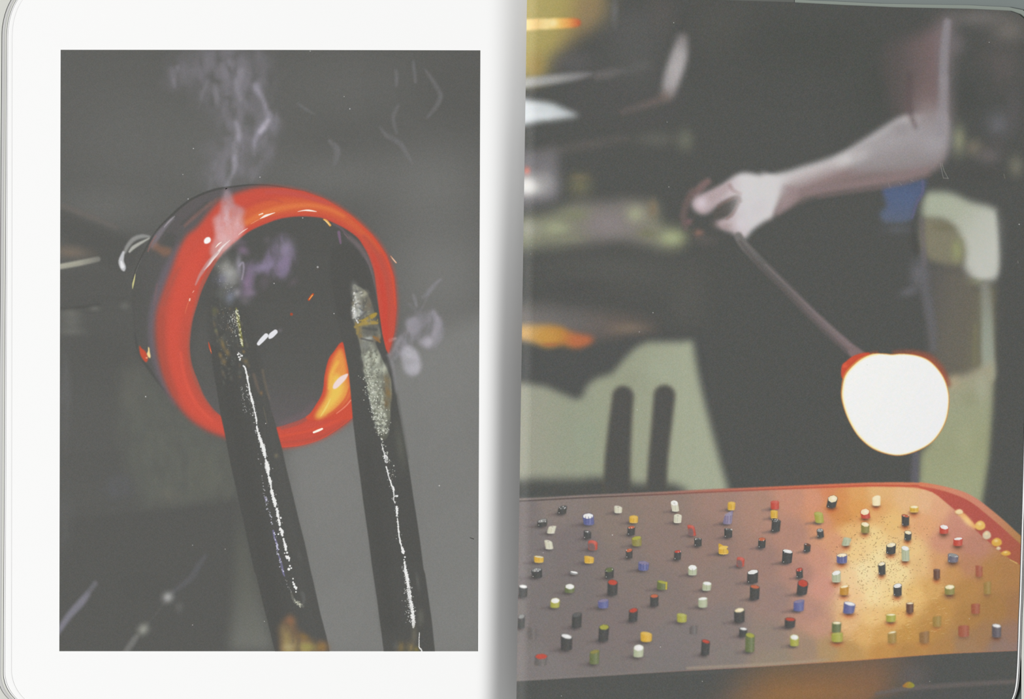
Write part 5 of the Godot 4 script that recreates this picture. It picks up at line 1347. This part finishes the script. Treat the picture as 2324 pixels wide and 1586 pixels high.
	# crumbs of glass along the tray's red side
	stroke([2172, 1162, 9, 2186, 1170, 11, 2200, 1184, 10, 2212, 1196, 8], 6, rgb(242, 190, 120), 0.85)
	blot(2195, 1182, 20, 9, rgb(250, 214, 150), 0.7, 45)
	var crumbs := [[2177, 1161, 8, 6, "ivory"], [2224.4, 1192, 11, 11, "chip"], [2239.4, 1214, 9, 10, "cream"], [2262, 1230, 11, 10, "yellow"], [2266, 1244, 5, 4, "cream"], [2283, 1255, 10, 6, "yellow"]]
	for c in crumbs:
		blot(c[0] - 2, c[1] + c[3] * 0.8, c[2], c[3] * 0.5, rgb(150, 96, 70), 0.6)
		ink(loop([c[0] - c[2], c[1] - c[3] * 0.3, c[0], c[1] - c[3], c[0] + c[2] * 0.9, c[1] - c[3] * 0.5, c[0] + c[2], c[1] + c[3] * 0.5, c[0], c[1] + c[3], c[0] - c[2] * 0.9, c[1] + c[3] * 0.6], 3), 3, ink_of(c[4]).lerp(rgb(226, 170, 110), 0.25))
		blot(c[0] - c[2] * 0.1, c[1] - c[3] * 0.3, c[2] * 0.5, c[3] * 0.4, rgb(250, 226, 170), 0.7)
	stroke([2292, 1270, 2, 2308, 1278, 3], 3, rgb(214, 176, 110), 0.8)
	for a in PIECES:
		print_piece(a)
	# a crumb fallen below the tray
	ink(loop([2048, 1558, 2056, 1549, 2066, 1547, 2076, 1555, 2068, 1561], 3), 5, [Vector2(2050, 1555), Vector2(2074, 1555), [rgb(174, 118, 66), rgb(166, 140, 64), rgb(150, 152, 62)]], 0.95)
	# fine hairs and dust on the page
	for s in [[2134, 370, 1, 2137, 385, 1.2, 2141, 404, 1], [2138, 371, 1, 2143, 388, 1.2, 2152, 405, 1], [2141, 404, 1, 2152, 405, 1], [2016, 416, 0.8, 2020, 425, 0.8], [2040, 413, 0.8, 2046, 420, 0.8], [2066, 408, 0.8, 2074, 412, 0.8], [2278, 395, 0.8, 2281, 405, 0.8], [2310, 592, 1, 2311, 597, 1]]:
		stroke(s, 1.3, rgb(176, 176, 170), 0.6)
	for d in [[1529, 51.5, 1], [1482, 709.5, 1.1], [1514, 277, 0.8], [1446, 930, 1], [1451, 753, 0.9], [2245, 96, 0.9], [2313, 509, 1.2], [1390, 1214, 1.2], [1233, 1254, 0.8], [1499, 1468, 1], [1594, 1546, 0.9], [2110, 1546, 0.8], [1274, 1579, 0.9], [1518, 424, 0.9], [2200, 1404, 0.8]]:
		dot(d[0], d[1], d[2], rgb(220, 220, 216), 0.85)
	strew([1214, -20, 6, 1208, 400, 6, 1206, 800, 7, 1204, 1200, 7, 1200, 1600, 7], 240, 0.3, 0.8, rgb(214, 210, 200), 0.35)  # sparkle of the sheen along the gutter, painted as pale dots
	grain(7.0, 3.0, 31)

	var m := ink_material()
	var st := SurfaceTool.new()
	st.begin(Mesh.PRIMITIVE_TRIANGLES)
	var rim := pts([1230, -18, 1610, 0, 1803, 5.6, 1905, 11, 2030, 16.5, 2200, 20, 2290, 24.4, 2312, 32, 2326, 44, 2335, 62, 2338, 90])
	var p := PackedVector2Array()
	for i in 13:
		var y := lerpf(1640, -18, i / 12.0)
		p.append(Vector2(seam(y) + 28.0, y))
	p.append_array(rim)
	p.append_array(right_edge(0))
	p.append(Vector2(2240, 1640))
	trim = pts([seam(1640), 1640, seam(-18), -18])
	trim.append_array(p.slice(13))
	sheet(st, p, 0.0, 0.0003)
	gutter_strip(st, 1, 28.0, 0.0, -20, 1640, true)
	var pg := commit("printed_page", st, m, book)
	place(pg, Vector3(0, 0.021, 0))
	tag(pg, "page filled to its edges by a print of a glassblower's tray")
	motif("printed_flame", "orange flame bar at the top of the print", loop([1190, 44, 1300, 40, 1318, 48, 1310, 63, 1260, 67, 1190, 69], 3), m, pg, 1)
	motif("printed_floor", "pale green floor behind the glassblower", pts([1188, 872, 1236, 876, 1306, 906, 1331, 877, 1391, 848, 1444, 788, 1572, 776, 1594, 894, 1634, 1047, 1652, 1108, 1568, 1110, 1520, 1098, 1532, 900, 1520, 884, 1494, 884, 1482, 900, 1470, 1086, 1436, 1086, 1442, 900, 1430, 886, 1400, 886, 1388, 898, 1372, 1084, 1185, 1088]), m, pg, 1)
	motif("printed_bench_leg", "dark blurred bench leg", loop([1388, 900, 1400, 886, 1430, 886, 1443, 902, 1440, 1000, 1434, 1100, 1371, 1104, 1380, 1000], 3), m, pg, 2)
	motif("printed_bench_leg", "dark blurred bench leg", loop([1482, 902, 1494, 885, 1520, 885, 1533, 900, 1525, 1000, 1512, 1100, 1468, 1102, 1474, 1000], 3), m, pg, 2)
	motif("printed_ember", "orange glow on the bench behind", loop([1192, 744, 1268, 740, 1345, 764, 1340, 782, 1302, 792, 1238, 788, 1194, 766], 3), m, pg, 1)
	motif("printed_person", "person in black holding a blowpipe", pts([1625, 2, 1803, 7, 2030, 18, 2130, 21, 2060, 86, 2006, 110, 2012, 200, 2030, 270, 2060, 300, 2149, 311, 2120, 385, 2098, 408, 2090, 520, 2098, 620, 2118, 740, 2120, 810, 2110, 1004, 2088, 1030, 2087, 1094, 1976, 1094, 1830, 1100, 1652, 1108, 1632, 1047, 1613, 972, 1593, 894, 1582, 839, 1572, 778, 1562, 700, 1566, 560, 1590, 440, 1600, 330, 1610, 150]), m, pg, 2)
	motif("printed_blue_cloth", "blue patch at the person's hip", loop([2006, 420, 2040, 412, 2098, 404, 2096, 436, 2080, 460, 2068, 498, 2040, 506, 2006, 504, 1997, 482, 2012, 468, 2003, 434], 3), m, pg, 3)
	motif("printed_upper_arm", "bare upper arm in shade", loop([2010, 110, 2060, 88, 2110, 68, 2140, 46, 2160, 46, 2158, 120, 2152, 220, 2148, 262, 2120, 255, 2090, 260, 2060, 262, 2030, 260, 2012, 200], 3), m, pg, 3)
	motif("printed_forearm", "pale bare forearm", arm, m, pg, 4)
	motif("printed_hand", "pale hand closed round the blowpipe", hand, m, pg, 5)
	motif("printed_blowpipe", "grey metal blowpipe", pts([1680, 544, 1694, 546, 1738, 593, 1792, 646, 1846, 701, 1890, 742, 1932, 780, 1956, 800, 1938, 822, 1917, 794, 1874, 756, 1832, 715, 1778, 660, 1724, 607, 1682, 562]), m, pg, 6)
	motif("printed_hot_glass", "round white-hot gather of glass", ball, m, pg, 7)
	motif("printed_tray", "reddish tray dotted with glass pieces", pts(TRAY), m, pg, 8)
	motif("printed_tray_floor", "tray floor, grey at one end and glowing yellow near the other", pts(TRAY_FLOOR), m, pg, 9)
	for c in crumbs:
		motif("printed_glass_crumb", "", loop([c[0] - c[2], c[1] - c[3] * 0.3, c[0], c[1] - c[3], c[0] + c[2] * 0.9, c[1] - c[3] * 0.5, c[0] + c[2], c[1] + c[3] * 0.5, c[0], c[1] + c[3], c[0] - c[2] * 0.9, c[1] + c[3] * 0.6], 2), m, pg, 10)
	for i in PIECES.size():
		var a: Array = PIECES[i]
		var kind: String = a[5].trim_prefix("faint ")
		var cap: String = a[6].trim_prefix("faint ")
		motif("printed_glass_piece", "%s cut glass piece" % kind if cap == kind or cap == "chip" else "%s cut glass piece with a %s top" % [kind, cap], piece_outline(a, 0.6), m, pg, 10 + i % 3)
